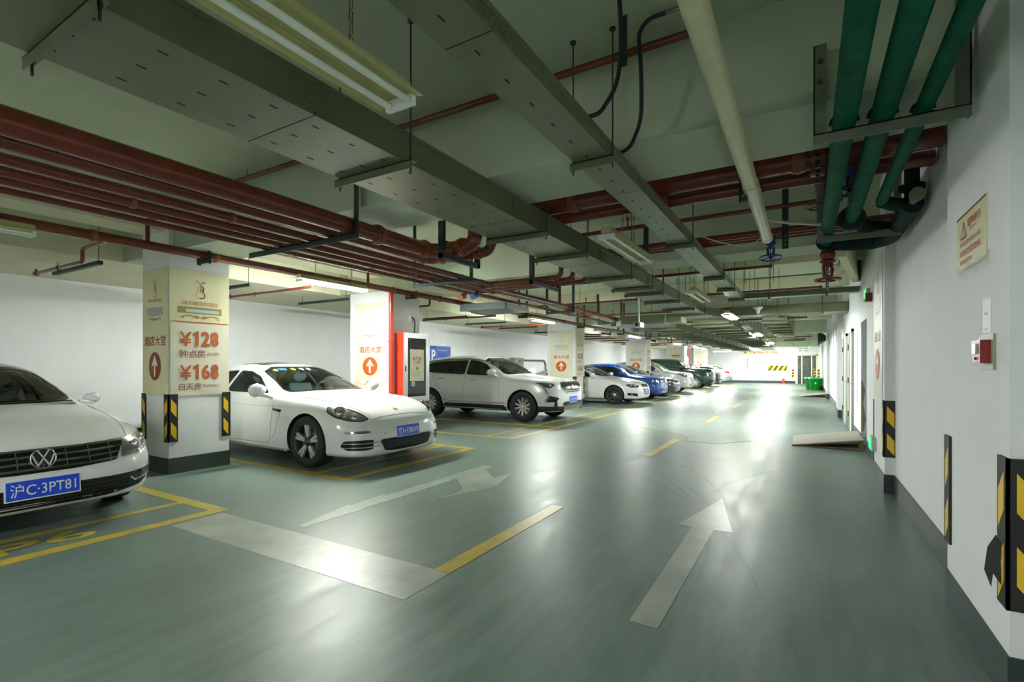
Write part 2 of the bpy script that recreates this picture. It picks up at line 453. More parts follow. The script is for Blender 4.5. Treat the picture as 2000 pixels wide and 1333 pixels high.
# ------------------------------------------------------------------ fluorescent battens
BEAMS = [(3.2, 3.9), (6.95, 7.5), (15.9, 16.5), (24.7, 25.3), (33.5, 34.1), (42.3, 42.9), (-1.5, -.9)]
def under(x, y):
    """height of the ceiling or beam over a point"""
    if any(a < y < c for a, c in BEAMS) or x < -8.2: return SOFF
    if any(a < y < a + .3 for a in (10.0, 13.0, 19.4, 22.2, 28.2, 31.0, 37.0, 40.0)): return 3.16
    return 3.05 if -7.4 < x < -6.95 else SLAB
def lamp(x, y0, z, lit, label, along='y', L=1.28, chains=True, group='ceiling tube lights', deep=True, inset=.29):
    mid = y0 + L / 2; TZ = -.004
    t = thing('tube_light', (x, mid, z), label, 'lamp', group)
    def P(a, c, h): return (x + c, a, z + h) if along == 'y' else (x + a - mid, mid + c, z + h)
    def bx(mb, a0, a1, c0, c1, h0, h1):
        p, q = P(a0, c0, h0), P(a1, c1, h1)
        return mb.box(min(p[0], q[0]), max(p[0], q[0]), min(p[1], q[1]), max(p[1], q[1]), min(p[2], q[2]), max(p[2], q[2]))
    bx(MB(), y0, y0 + L, -.045, .045, .03, .085).build('housing', 'lampbody', t)
    mb = MB()
    for s in (-1, 1):
        v = [P(a, s * c, h) for a in (y0 + .01, y0 + L - .01) for c, h in (((.045, .034), (.125, .006), (.125, .0), (.045, .028)) if deep else ((.045, .036), (.12, .018), (.12, .012), (.045, .03)))]
        mb.add(v, [(0, 1, 5, 4), (1, 2, 6, 5), (2, 3, 7, 6), (3, 0, 4, 7), (0, 3, 2, 1), (4, 5, 6, 7)])
    mb.build('reflector', 'lampbody', t)
    for s in (-1, 1):
        MB().cyl(P(y0 + .03, s * .055, TZ), P(y0 + L - .03, s * .055, TZ), .0145, 14).build('tube', ('tubebright' if y0 > 15 else 'tubeon') if lit else 'tubeoff', t)
    for a in (y0 + .015, y0 + L - .015):
        e = MB(); bx(e, a - .012, a + .012, -.078, .078, -.022, .022)
        e.build('end_cap', 'white', t)
    if chains:
        for a in (y0 + inset, y0 + L - inset):
            p = Vector(P(a, 0, .085)); top = under(p.x, p.y) - z - .085
            mb = MB(); n = max(2, int(top / .05))
            for k in range(n):
                c = p + Vector((0, 0, (k + .5) * top / n)); hl = top / n * .62
                w = Vector((.008, 0, 0)) if k % 2 else Vector((0, .008, 0))
                mb.tube([c + w - Vector((0, 0, hl * .7)), c + w + Vector((0, 0, hl * .7)), c - w + Vector((0, 0, hl * .7)), c - w - Vector((0, 0, hl * .7))], .0028, 5, closed=True)
            mb.build('chain', 'chain', t)
    return t
MIDX, MIDZ, SIDEX, SIDEZ = -1.53, 2.50, -6.42, 2.62
for n in range(-1, 10):
    y = .36 + 3.85 * n
    lit = n in (-1, 3, 5, 7, 9)
    if n == 0: l = 'large unlit twin tube light hanging beside the wide cable tray, closest to the viewer'
    elif n < 0: l = f'twin tube light over the aisle behind the viewer, {ORD[-n - 1]} one back'
    else: l = f"{'lit' if lit else 'unlit'} twin tube light hanging over the aisle centre, {ORD[n]} along from the viewer"
    lamp(MIDX, y, MIDZ, lit, l, group='tube lights over the aisle', inset=.46 if n == 1 else .29)
SY = {-1: -3.3, 0: .5, 1: 4.69, 2: 8.8, 3: 11.9, 4: 16.6, 5: 20.6, 6: 25.6, 7: 28.9, 8: 34.4, 9: 37.3}
for n, y in SY.items():
    lit = n % 2 != 0 or n == 8  # one even-numbered lamp is lit in addition, to brighten the far end
    if n < 0: l = f'tube light above the parked cars behind the viewer, {ORD[-n - 1]} one back'
    else: l = f"{'lit' if lit else 'unlit'} tube light beneath the single red pipe by the pillars, {ORD[n]} along"
    lamp(SIDEX, y, SIDEZ, lit, l, group='tube lights along the pillars', deep=False)
lamp(-5.4, 39.2, 2.45, True, 'lit tube light hanging crossways above the far parked cars', along='x', deep=False)
lamp(-2.1, 42.0, 2.6, True, 'lit tube light hanging crossways near the far wall above the red banner', along='x', deep=False)
# ------------------------------------------------------------------ cable trays
SLOTS = {}
def tray(name, x0, x1, y0, y1, z0, z1, label, slots=(), along='y', cat='cable tray'):
    """closed tray: body with bent seams and punched slots, lid that overhangs a little"""
    t = thing(name, ((x0 + x1) / 2, (y0 + y1) / 2, z0), label, cat, 'cable trays')
    mb = MB(); mb.box(x0, x1, y0, y1, z0, z1 - .02)
    mb.m = 1
    if along == 'y':
        y = y0 + .25; k = 0
        while y < min(y1, 14.5) and slots:
            for q in slots:
                X = x0 + (x1 - x0) * q
                mb.box(X - .004, X + .004, y - .019 + .1 * (k % 2) * 0, y + .019, z0 - .0012, z0 + .002)
            y += .235; k += 1
        for y in [y0 + 1.1 + 2.0 * i for i in range(int((y1 - y0) / 2))]:
            if y < y1 - .1: mb.box(x0 - .001, x1 + .001, y, y + .004, z0 - .0012, z1 - .03)
    mb.build('tray_body', ['tray', 'slot'], t)
    MB().box(x0 - .008, x1 + .008, y0, y1, z1 - .026, z1).build('tray_lid', 'tray', t)
    # splice plates with bolts on the side seen from the aisle
    if along == 'y':
        for y in [y0 + 1.1 + 2.0 * i for i in range(int((y1 - y0) / 2))]:
            if y > min(y1 - .2, 12): continue
            mb = MB(); mb.box(x1, x1 + .003, y - .1, y + .1, z0 + .02, z1 - .04)
            for k in range(6):
                for h in (.3, .7):
                    c = (x1 + .003, y - .085 + .034 * k, z0 + .02 + (z1 - z0 - .06) * h)
                    mb.cyl(c, (c[0] + .006, c[1], c[2]), .007, 6)
            mb.build('splice_plate', 'tray', t)
    return t
tray('cable_tray', -2.62, -2.07, -3.5, 12.7, 2.578, 2.76, 'wide grey green cable tray running the aisle beside the red pipe bundle', (.18, .5, .82))
tray('cable_tray', -1.266, -1.038, -3.5, 10.2, 2.638, 2.73, 'narrow slotted cable tray running the aisle beside the cream drain pipe', (.45,))
tray('cable_tray', -.85, .78, 10.4, 10.62, 2.638, 2.735, 'narrow cable tray crossing from the aisle to the door wall', along='x')
tray('cable_tray', -1.55, .78, 13.2, 13.75, 2.578, 2.79, 'deep cable tray crossing from the wide tray to the door wall', along='x')
tray('cable_tray', -3.0, -2.64, 12.55, 13.2, 2.44, 2.64, 'short cable tray branching crossways towards the parked cars', along='x')
tray('cable_tray', -4.1, -3.15, 13.8, 39.5, 2.42, 2.60, 'broad far cable tray nearest the pillars with many hangers')
tray('cable_tray', -2.6, -1.7, 13.75, 39.0, 2.46, 2.62, 'broad far cable tray over the aisle centre with many hangers')
tray('cable_tray', -.95, -.45, 13.75, 24.0, 2.5, 2.62, 'far cable tray nearest the door wall with stacked hangers')
# slanted corner pieces where the trays turn
for pts, z0, z1, l in (([(-1.266, 10.2), (-1.266, 10.62), (-.85, 10.62), (-.85, 10.4), (-1.0, 10.4), (-1.038, 10.2)], 2.638, 2.737, 'corner piece where the narrow tray turns to the door wall'),
                   ([(-2.62, 12.7), (-2.62, 13.75), (-1.55, 13.75), (-1.75, 13.2), (-2.07, 12.7)], 2.574, 2.765, 'splayed corner piece at the end of the wide tray'),
                   ([(-4.1, 12.4), (-4.4, 12.9), (-4.4, 13.5), (-4.1, 13.8), (-3.15, 13.8), (-3.0, 13.2), (-3.0, 12.4)], 2.41, 2.63, 'splayed corner piece at the start of the far tray by the pillars')):
    o = MB().prism(pts, Matrix.Translation((0, 0, z0)), z1 - z0).build('tray_corner', 'tray')
    tag(o, l, 'cable tray', 'cable tray corners')

def tray_hanger(x0, x1, y, z, label, group, over=.06):
    """angle bar under the tray, a threaded rod with nut at each end"""
    t = thing('tray_hanger', ((x0 + x1) / 2, y, z - .045), label, 'hanger', group)
    MB().box(x0 - over, x1 + over, y - .022, y + .022, z - .005, z).box(x0 - over, x1 + over, y - .022, y - .017, z - .05, z).build('bar', 'tray', t)
    for X in (x0 - over * .55, x1 + over * .55):
        top = under(X, y)
        mb = MB().cyl((X, y, z - .07), (X, y, top), .0055, 8).cyl((X, y, z - .022), (X, y, z - .006), .011, 6).cyl((X, y, top - .012), (X, y, top), .02, 10)
        mb.build('rod', 'rod', t)
for k, y in enumerate((-1.6, .73, 2.25, 4.05, 5.03, 6.6, 7.65, 8.3, 9.5, 10.9, 12.2)):
    tray_hanger(-2.62, -2.07, y, 2.577, f'steel angle hanger under the wide cable tray, {ORD[k]} along' if k else 'steel angle hanger under the wide cable tray behind the viewer', 'hangers of the wide tray')
for k, y in enumerate((-.9, 1.0, 2.93, 5.42, 7.67, 8.9, 10.3)):
    tray_hanger(-1.266, -1.038, y, 2.637, f'short steel hanger under the narrow cable tray, {ORD[k]} along', 'hangers of the narrow tray', .03)
for k in range(18):
    tray_hanger(-4.1, -3.15, 14.2 + 1.25 * k, 2.419, f'steel hanger under the broad far tray by the pillars, {ORD[k]} along', 'hangers of the far tray by the pillars')
for k in range(14):
    tray_hanger(-2.6, -1.7, 14.1 + 1.3 * k, 2.459, f'steel hanger under the broad far tray over the aisle, {ORD[k]} along', 'hangers of the far aisle tray')
for k in range(8):
    tray_hanger(-.95, -.45, 14.2 + 1.2 * k, 2.499, f'steel hanger under the far tray by the door wall, {ORD[k]} along', 'hangers of the tray by the doors')
for k, x in enumerate((-.6, .3)):
    for y0, y1, z, w in ((13.2, 13.75, 2.577, 'deep'), (10.4, 10.62, 2.637, 'narrow')):
        t = thing('tray_hanger', (x, (y0 + y1) / 2, z - .045), f"steel hanger under the {w} crossing tray, {['farther from', 'closer to'][k]} the door wall", 'hanger', 'hangers of the crossing trays')
        MB().box(x - .022, x + .022, y0 - .05, y1 + .05, z - .04, z).build('bar', 'tray', t)
        for Y in (y0 - .035, y1 + .035): MB().cyl((x, Y, z - .06), (x, Y, SLAB), .0055, 8).build('rod', 'rod', t)

# ------------------------------------------------------------------ pipes
def pipe(name, path, r, m, label, bend=0, couplings=(), cmat='coupling', cat='pipe', group=None, n=20, clamps=False):
    """pipe run with grooved couplings (a parameter 0..1 along one straight leg: (leg, t))"""
    P = [Vector(p) for p in path]
    o = MB().tube(P, r, n, bend).build(name, m)
    tag(o, label, cat, group)
    for leg, t in couplings:
        a, b = P[leg], P[leg + 1]; c = a.lerp(b, t); d = (b - a).normalized()
        mb = MB().cyl(c - d * r * .55, c + d * r * .55, r * 1.16, n).cyl(c - d * r * .18, c + d * r * .18, r * 1.26, n)
        u = d.cross(Vector((0, 0, 1))).normalized() if abs(d.z) < .9 else Vector((1, 0, 0))
        for s in (-1, 1):
            mb.bar(c + u * s * r * 1.1, c + u * s * r * 1.55, r * .7, r * .45)
            mb.cyl(c + u * s * r * 1.4 - d * r * .45, c + u * s * r * 1.4 + d * r * .45, r * .1 + .003, 6)
        mb.build('coupling', cmat, o)
    return o
G = 'red pipe bundle'
Z0 = 2.552
pipe('fire_pipe', [(-3.60, -4, Z0 + .08), (-3.60, 4.33, Z0 + .08), (-3.02, 4.33, Z0 + .08), (-3.02, 4.33, 2.90), (.78, 4.33, 2.90)], .078, 'red', 'thickest red pipe of the bundle, turning to cross above the trays', .17,
     [(0, .90), (0, .982), (1, .32), (1, .72), (3, .3), (3, .78), (3, .84)], group=G)
fp = bpy.data.objects['fire_pipe']
for x in (.04, .10, .36, .42):
    mb = MB().cyl((x - .014, 4.33, 2.90), (x + .014, 4.33, 2.90), .135, 28)
    for k in range(8):
        a = 2 * math.pi * k / 8; mb.cyl((x - .03, 4.33 + .112 * math.cos(a), 2.90 + .112 * math.sin(a)), (x + .03, 4.33 + .112 * math.cos(a), 2.90 + .112 * math.sin(a)), .011, 6)
    mb.build('flange', 'red', fp)
MB().cyl((.11, 4.33, 2.90), (.35, 4.33, 2.90), .11, 24).build('valve_body', 'brownred', fp)
pipe('fire_pipe', [(-3.84, -4, Z0 + .06), (-3.84, 4.58, Z0 + .06), (-2.98, 4.58, Z0 + .06), (-2.98, 4.58, 2.84), (.78, 4.58, 2.84)], .056, 'red', 'second thickest red pipe of the bundle, turning behind the thickest one', .13, [(0, .985), (1, .2), (1, .8), (3, .5)], group=G)
pipe('fire_pipe', [(-4.12, -4, Z0 + .036), (-4.12, 6.28, Z0 + .036), (-2.93, 6.28, Z0 + .036), (-2.93, 6.28, 2.86), (.78, 6.28, 2.86)], .036, 'red', 'third red pipe of the bundle with a coupling near the hanger', .1, [(0, .62), (0, .98), (1, .12), (1, .9)], group=G)
pipe('fire_pipe', [(-4.38, -4, Z0 + .034), (-4.38, 6.50, Z0 + .034), (-2.85, 6.50, Z0 + .034), (-2.85, 6.50, 2.88), (.78, 6.50, 2.88)], .034, 'red', 'fourth red pipe of the bundle turning under the wide tray', .1, [(0, .55), (1, .1)], group=G)
pipe('fire_pipe', [(-4.58, -4, Z0 + .031), (-4.58, 6.74, Z0 + .031), (-2.75, 6.74, Z0 + .031), (-2.75, 6.74, 2.9), (.78, 6.74, 2.9)], .031, 'red', 'fifth red pipe of the bundle, slimmer than its neighbours', .1, [(0, .66), (0, .85), (1, .1)], group=G)
pipe('fire_pipe', [(-4.82, -4, Z0 + .026), (-4.82, 40, Z0 + .026)], .026, 'red', 'thinnest red pipe of the bundle running on to the far end', 0, [(0, .17)], group=G)
pipe('fire_pipe', [(-4.42, 6.45, Z0 + .06), (-4.42, 40, Z0 + .06)], .062, 'red', 'thick red pipe starting past the bundle turn and running to the far end', 0, [(0, .012), (0, .10), (0, .125), (0, .3), (0, .5)], group=G)
pipe('fire_pipe', [(-6.60, -4, 2.76), (-6.60, 42, 2.76)], .052, 'red', 'single long red pipe running past the front of the pillars', 0, [(0, .137), (0, .165), (0, .235), (0, .265), (0, .32), (0, .40), (0, .5), (0, .6)])
for x, y in ((-6.93, 3.0), (-6.93, 6.9)):
    pass
def u_hanger(x0, x1, y, z, tops, label, group, cmat='hanger'):
    """channel bar on upright angles; tops = list of (x, top height)"""
    t = thing('pipe_hanger', ((x0 + x1) / 2, y, z - .05), label, 'hanger', group)
    MB().box(x0, x1, y - .025, y + .025, z - .006, z).box(x0, x1, y - .025, y - .019, z - .055, z).build('bar', cmat, t)
    for X, h in tops:
        MB().box(X - .028, X + .028, y - .022, y - .016, z - .055, h).box(X - .028, X - .022, y - .022, y + .028, z - .055, h).build('upright', cmat, t)
    return t
def clips(t, pipes, y, z):
    for x, r in pipes:
        mb = MB(); mb.tube([(x + (r + .006) * math.cos(a), y + .035, z + r + (r + .006) * math.sin(a)) for a in [math.pi * k / 10 for k in range(11)]], .004, 6)
        for s in (-1, 1): mb.cyl((x + s * (r + .006), y + .035, z - .03), (x + s * (r + .006), y + .035, z + r), .004, 6)
        mb.build('pipe_clip', 'galv', t)
BND = [(-3.60, .08), (-3.84, .06), (-4.12, .036), (-4.38, .034), (-4.58, .031), (-4.82, .026)]
t = u_hanger(-5.1, -3.45, 3.15, Z0, [(-3.48, 3.1)], 'dark green hanger carrying the whole red bundle, closest to the viewer', 'hangers of the red bundle'); clips(t, BND, 3.15, Z0)
t = u_hanger(-5.1, -3.45, -1.2, Z0, [(-3.48, SLAB)], 'dark green hanger carrying the red bundle behind the viewer', 'hangers of the red bundle'); clips(t, BND, -1.2, Z0)
t = u_hanger(-4.95, -3.9, 5.55, Z0, [(-3.92, SLAB), (-4.93, SLAB)], 'dark green hanger under the thin bundle pipes past the big elbows', 'hangers of the red bundle'); clips(t, BND[2:], 5.55, Z0)
for k in range(9):
    y = 9.85 + 3.2 * k
    t = u_hanger(-4.95, -4.27, y, Z0, [(-4.3, under(-4.3, y)), (-4.93, under(-4.9, y))], f'dark green hanger under the pair of red pipes running on, {ORD[k]} along', 'hangers of the red pipe pair')
# L hangers of the crossing pipes
for k, (x, y0, y1) in enumerate(((-3.3, 4.1, 4.8), (-3.28, 6.05, 6.95))):
    t = thing('pipe_hanger', (x, y0, Z0 - .06), f"dark green hanger under the red pipes crossing to the tray, {['by the big elbows', 'by the thin elbows'][k]}", 'hanger', 'hangers of the crossing pipes')
    MB().box(x - .025, x + .025, y0, y1, Z0 - .06, Z0 - .01).build('bar', 'hanger', t)
    MB().box(x - .03, x + .03, y0, y0 + .05, Z0 - .06, SLAB).build('upright', 'hanger', t)
    MB().box(x - .025, x + .025, y1 - .05, y1, Z0 - .06, Z0 + .12).build('upright', 'hanger', t)
for k, y in enumerate((3.45, 7.3, 11.7, 15.7, 19.9, 24.0, 28.2, 32.4)):
    w = 'pillar with the price banner' if k == 0 else 'pillar with the fire cabinet' if k == 1 else ''
    t = u_hanger(-6.72, -6.44, y, 2.705, [(-6.70, under(-6.7, y)), (-6.46, under(-6.46, y))], f'dark green hanger of the single red pipe by the {w}' if w else f'dark green hanger of the single red pipe, {ORD[k]} along', 'hangers of the single red pipe')
    clips(t, [(-6.60, .052)], y, 2.705)
for k, (x, y, w) in enumerate(((-.42, 4.2, 'by the cream pipe'), (-.2, 6.12, 'by the blue valve'), (-1.7, 6.1, 'over the narrow tray'))):
    t = thing('pipe_hanger', (x, y, 2.75), f'dark angle hanging from the ceiling beside the crossing red pipes {w}', 'hanger', 'ceiling hangers of the crossing pipes')
    MB().box(x - .03, x + .03, y - .004, y + .004, 2.62, SLAB).box(x - .03, x - .024, y - .004, y + .05, 2.62, SLAB).build('upright', 'hanger', t)
    mb = MB()
    for z in (2.66, 2.71, 2.76): mb.cyl((x, y - .004, z), (x, y - .012, z), .011, 8)
    mb.build('bolt', 'galv', t)
# sprinkler lines
def sprinkler(y, x0, x1, z, label, heads=(), r=.024):
    o = MB().tube([(x0, y, z), (x1, y, z)], r, 14).build('sprinkler_pipe', 'red'); tag(o, label, 'pipe', 'sprinkler pipes')
    MB().cyl((x1 - .03, y, z), (x1 + .01, y, z), r * 1.35, 14).build('end_cap', 'red', o)
    for f in (.2, .8):
        X = x0 + (x1 - x0) * f; MB().cyl((X, y, z), (X, y, under(X, y)), .005, 6).build('rod', 'rod', o)
    for x in heads:
        MB().cyl((x, y, z), (x, y, z + .1), .012, 10).cyl((x, y, z + .1), (x, y, z + .13), .022, 10).cyl((x, y, z + .15), (x, y, z + .153), .02, 12).build('sprinkler_head', 'coupling', o)
sprinkler(3.08, -6.2, -.5, 3.33, 'red sprinkler pipe crossing under the ceiling closest to the viewer', (-3.4,))
sprinkler(6.0, -3.4, .3, 3.05, 'red sprinkler pipe crossing behind the thick crossing pipes', (-1.9,))
sprinkler(9.2, -6.4, -.5, 3.0, 'red sprinkler pipe crossing past the first main beam', (-5.4, -4.7))
sprinkler(12.0, -6.4, .25, 2.98, 'red sprinkler pipe crossing over the end of the wide tray', (-4.9, -3.6))
sprinkler(14.9, -6.4, -.1, 2.95, 'red sprinkler pipe crossing just past the deep crossing tray', (-5.2, -3.5))
sprinkler(18.2, -6.4, 0, 2.9, 'red sprinkler pipe crossing past the second main beam')
sprinkler(27.0, -6.4, .2, 2.75, 'red sprinkler pipe crossing near the far end of the aisle')
for k, y in enumerate((2.5, 5.12, 7.95, 10.4, 13.2, 18.4, 21.2, 27.2, 30.0)):
    w = 'before the price banner pillar' if k == 0 else 'just past the price banner pillar' if k == 1 else f'{ORD[k]} along'
    o = MB().tube([(-8.93, y, 2.6), (-7.45 if k == 0 else -6.68, y, 2.6), (-7.45 if k == 0 else -6.68, y, 2.76), (-6.6, y, 2.76)], .021, 12, .05).build('sprinkler_branch', 'red')
    tag(o, f'thin red sprinkler branch under the soffit behind the pillars, {w}', 'pipe', 'sprinkler branches')
    MB().cyl((-8.96, y, 2.6), (-8.90, y, 2.6), .032, 12).cyl((-8.93, y, 2.6), (-8.93, y, 2.66), .014, 8).build('elbow', 'red', o)
    MB().cyl((-8.2, y - .0, 2.6), (-8.17, y, 2.6), .03, 12).cyl((-8.185, y, 2.57), (-8.185, y, 2.54), .006, 6).build('clamp', 'red', o)
for k in range(15):
    y = 2.74 + 1.96 * k
    if any(a - .05 < y < c + .05 for a, c, _ in PIL): y += .6
    t = thing('support_channel', (-8.35, y, 2.63), f'black steel channel hung under the soffit behind the pillars, {ORD[k]} along', 'channel', 'black channels under the soffit')
    MB().box(-9.1, -7.62, y - .025, y + .025, 2.63, 2.675).build('channel', 'hanger', t)
    for x in (-9.0, -7.68): MB().cyl((x, y, 2.66), (x, y, under(x, y)), .005, 6).build('rod', 'rod', t)
# vertical riser beside the fire cabinet
o = pipe('riser_pipe', [(-6.77, 6.93, 0.0), (-6.77, 6.93, 2.76), (-6.60, 6.93, 2.76)], .042, 'firered', 'bright red riser pipe standing in front of the fire cabinet pillar', .08, [(0, .66)], cmat='firered')
o = pipe('riser_pipe', [(-6.7, 34.32, 0.0), (-6.7, 34.32, 2.76), (-6.60, 34.32, 2.76)], .045, 'firered', 'red riser pipe at the far pillar beside the dark off-roader', .05, [(0, .6)], cmat='firered')
o = pipe('sprinkler_drop', [(-6.6, 2.82, 2.76), (-6.6, 2.82, 3.05), (-6.0, 2.82, 3.05)], .024, 'red', 'short red pipe rising from the single pipe before the price banner pillar', .06)
o = pipe('sprinkler_drop', [(-6.6, 6.2, 2.76), (-6.6, 6.2, 3.05), (-5.6, 6.2, 3.05)], .024, 'red', 'short red pipe rising from the single pipe before the fire cabinet pillar', .06)
for k, (x, y) in enumerate(((-4.42, 9.4), (-4.42, 11.6), (-4.42, 13.6))):
    pipe('sprinkler_drop', [(x, y, 2.67), (x, y, 3.12)], .03, 'red', f'upright red pipe rising from the thick far pipe, {ORD[k]} along')
# cream drain pipe with a socket joint and a curved end
o = pipe('drain_pipe', [(-.36, -3, 2.70), (-.36, 5.85, 2.70)], .052, 'cream', 'cream plastic drain pipe running along the aisle ceiling')
MB().cyl((-.36, 4.05, 2.70), (-.36, 4.32, 2.70), .0575, 20).build('socket', 'cream', o)
MB().cyl((-.36, 5.80, 2.70), (-.36, 5.87, 2.70), .058, 20).build('socket', 'cream', o)
o = pipe('hose', [(-.33, 5.2, 2.72), (-.15, 5.35, 2.70), (.05, 5.4, 2.67), (.16, 5.45, 2.66)], .013, 'cream', 'thin cream hose looping from the drain pipe to the green pipe')
# ------------------------------------------------------------------ green pipes and their frame
for x, r, y1, w in ((.17, .055, 6.1, 'farthest from the wall'), (.334, .054, 5.25, 'in the middle ending at a black flange'), (.495, .039, 4.75, 'slimmest and closest to the wall')):
    o = pipe('water_pipe', [(x, -3, 2.585 + r), (x, y1, 2.585 + r)], r, 'greenpipe', f'green wrapped water pipe, {w}', group='green water pipes')
    MB().tube([(x + (r + .008) * math.cos(a), 3.17, 2.585 + r + (r + .008) * math.sin(a)) for a in [math.pi * (k / 12) for k in range(13)]], .007, 8).build('u_bolt', 'black', o)
t = thing('pipe_support', (.34, 3.13, 2.53), 'galvanised angle frame carrying the three green pipes, bolted to the beam', 'frame')
MB().box(.03, .665, 3.10, 3.16, 2.578, 2.584).box(.03, .665, 3.10, 3.106, 2.525, 2.584).build('bar', 'galv', t)
for x, h in ((.03, 3.06), (.605, 3.12)):
    MB().box(x, x + .06, 3.106, 3.112, 2.535, h).box(x if x < .3 else x + .054, x + .006 if x < .3 else x + .06, 3.106, 3.16, 2.535, h).build('upright', 'galv', t)
mb = MB()
for z in (2.86, 2.97): mb.cyl((.06, 3.098, z), (.06, 3.106, z), .013, 8)
for x in (.1, .24, .27, .40, .44, .53): mb.cyl((x, 3.135, 2.584), (x, 3.135, 2.597), .009, 6)
mb.build('bolt', 'rod', t)
t = thing('pipe_support', (.42, 5.55, 2.55), 'galvanised angle frame under the green pipe ends near the valves', 'frame')
MB().box(.08, .72, 5.5, 5.56, 2.57, 2.576).box(.08, .72, 5.5, 5.506, 2.51, 2.576).build('bar', 'galv', t)
for x in (.08, .66): MB().box(x, x + .055, 5.506, 5.512, 2.51, SLAB).build('upright', 'galv', t)
# flanges, dark manifold
def ring(mb, c, d, r0, r1, h, n=24):
    d = Vector(d).normalized(); q = d.to_track_quat('Z', 'Y').to_matrix().to_4x4()
    return mb.lathe([(r0, 0), (r1, 0), (r1, h), (r0, h), (r0, 0)], Matrix.Translation(c) @ q, n, False)
t = thing('pipe_flange', (.334, 5.25, 2.5), 'black bolted flange at the end of the middle green pipe', 'flange')
mb = MB().cyl((.334, 5.22, 2.639), (.334, 5.245, 2.639), .105, 28).cyl((.334, 5.252, 2.639), (.334, 5.277, 2.639), .105, 28); mb.build('flange_plate', 'black', t)
mb = MB()
for k in range(8):
    a = 2 * math.pi * k / 8; c = (.334 + .082 * math.cos(a), 5.2, 2.639 + .082 * math.sin(a)); mb.cyl(c, (c[0], 5.3, c[2]), .010, 6)
mb.build('bolt', 'rod', t)
t = thing('pipe_manifold', (.62, 5.1, 2.4), 'dark green pipe manifold with elbows against the wall', 'pipe')
MB().tube([(.17, 6.2, 2.64), (.55, 6.2, 2.60), (.70, 6.0, 2.60), (.70, 4.85, 2.60)], .07, 18, .15).build('header', 'darkgreen', t)
MB().tube([(.495, 4.75, 2.624), (.60, 4.85, 2.60), (.70, 4.9, 2.62), (.70, 4.9, 2.95)], .05, 16, .08).build('elbow', 'darkgreen', t)
MB().tube([(.334, 5.3, 2.639), (.45, 5.5, 2.62), (.62, 5.6, 2.60)], .06, 16, .08).build('elbow', 'darkgreen', t)
mb = MB(); ring(mb, (.70, 4.9, 2.72), (0, 0, 1), .03, .085, .035); mb.build('flange_plate', 'darkgreen', t); MB().cyl((.17, 6.07, 2.64), (.17, 6.1, 2.64), .09, 24).build('flange_plate', 'darkgreen', t)
MB().cyl((.70, 4.7, 2.62), (.70, 4.86, 2.62), .03, 12).cyl((.70, 4.66, 2.62), (.70, 4.70, 2.62), .05, 12).build('drain_cap', 'dirt', t)
# valves: hand wheel on a stem, yoke, body
def valve(c, d, m, R, label, scale=1.0, wheelmat=None):
    c = Vector(c); d = Vector(d).normalized(); q = d.to_track_quat('Z', 'Y').to_matrix().to_4x4(); M4 = Matrix.Translation(c) @ q
    t = thing('gate_valve', c, label, 'valve', 'gate valves'); k = scale
    MB().lathe([(0, -.02 * k), (.06 * k, -.02 * k), (.075 * k, .02 * k), (.06 * k, .07 * k), (.05 * k, .085 * k), (.075 * k, .09 * k), (.075 * k, .105 * k), (.05 * k, .115 * k), (.042 * k, .16 * k), (0, .16 * k)], M4, 20).build('body', m, t)
    mb = MB()
    for s in (-1, 1): mb.bar(M4 @ Vector((s * .04 * k, 0, .13 * k)), M4 @ Vector((s * .034 * k, 0, .25 * k)), .016 * k, .03 * k, d.orthogonal())
    mb.bar(M4 @ Vector((-.045 * k, 0, .25 * k)), M4 @ Vector((.045 * k, 0, .25 * k)), .03 * k, .018 * k, d); mb.build('yoke', m, t)
    MB().cyl(M4 @ Vector((0, 0, .12 * k)), M4 @ Vector((0, 0, .40 * k)), .009 * k, 10).build('stem', 'galv', t)
    mb = MB(); zz = .29 * k
    mb.tube([M4 @ Vector((R * math.cos(a), R * math.sin(a), zz)) for a in [2 * math.pi * i / 36 for i in range(36)]], .011 * k, 10, closed=True)
    for i in range(4):
        a = 2 * math.pi * i / 4 + .5
        mb.tube([M4 @ Vector((0, 0, zz - .01 * k)), M4 @ Vector((R * .5 * math.cos(a), R * .5 * math.sin(a), zz - .012 * k)), M4 @ Vector((R * math.cos(a), R * math.sin(a), zz))], .008 * k, 8)
    mb.cyl(M4 @ Vector((0, 0, zz - .025 * k)), M4 @ Vector((0, 0, zz + .015 * k)), .022 * k, 14)
    mb.build('hand_wheel', wheelmat or m, t)
    return t
valve((-.36, 6.5, 2.84), (0, -.12, -1), 'blue', .115, 'blue gate valve hanging below the end of the cream pipe', .82)
valve((.19, 6.25, 2.56), (.0, .0, -1), 'brownred', .115, 'dark red gate valve hanging below the end of the green pipe', 1.0)
valve((.30, 4.45, 2.90), (-.1, -.1, -1), 'blue', .09, 'blue gate valve on the thick crossing pipe behind the green pipes', .9, 'black')
t = valve((.12, 5.62, 3.12), (0, 0, -1), 'brownred', .125, 'dark red hand wheel valve seen between the green pipes', .8)
MB().cyl((.12, 5.62, 3.10), (.12, 5.62, SLAB), .03, 14).build('spigot', 'red', t)
o = pipe('insulation_scrap', [(.25, 6.22, 2.42), (.29, 6.25, 2.33), (.27, 6.26, 2.24)], [.022, .026, .016], 'ivory', 'torn cream cover hanging on the dark red valve', n=10, cat='cover')
valve((-4.15, 6.5, 2.60), (.2, -.1, -1), 'blue', .0, 'small blue valve at the bundle turn', .5) if 0 else None
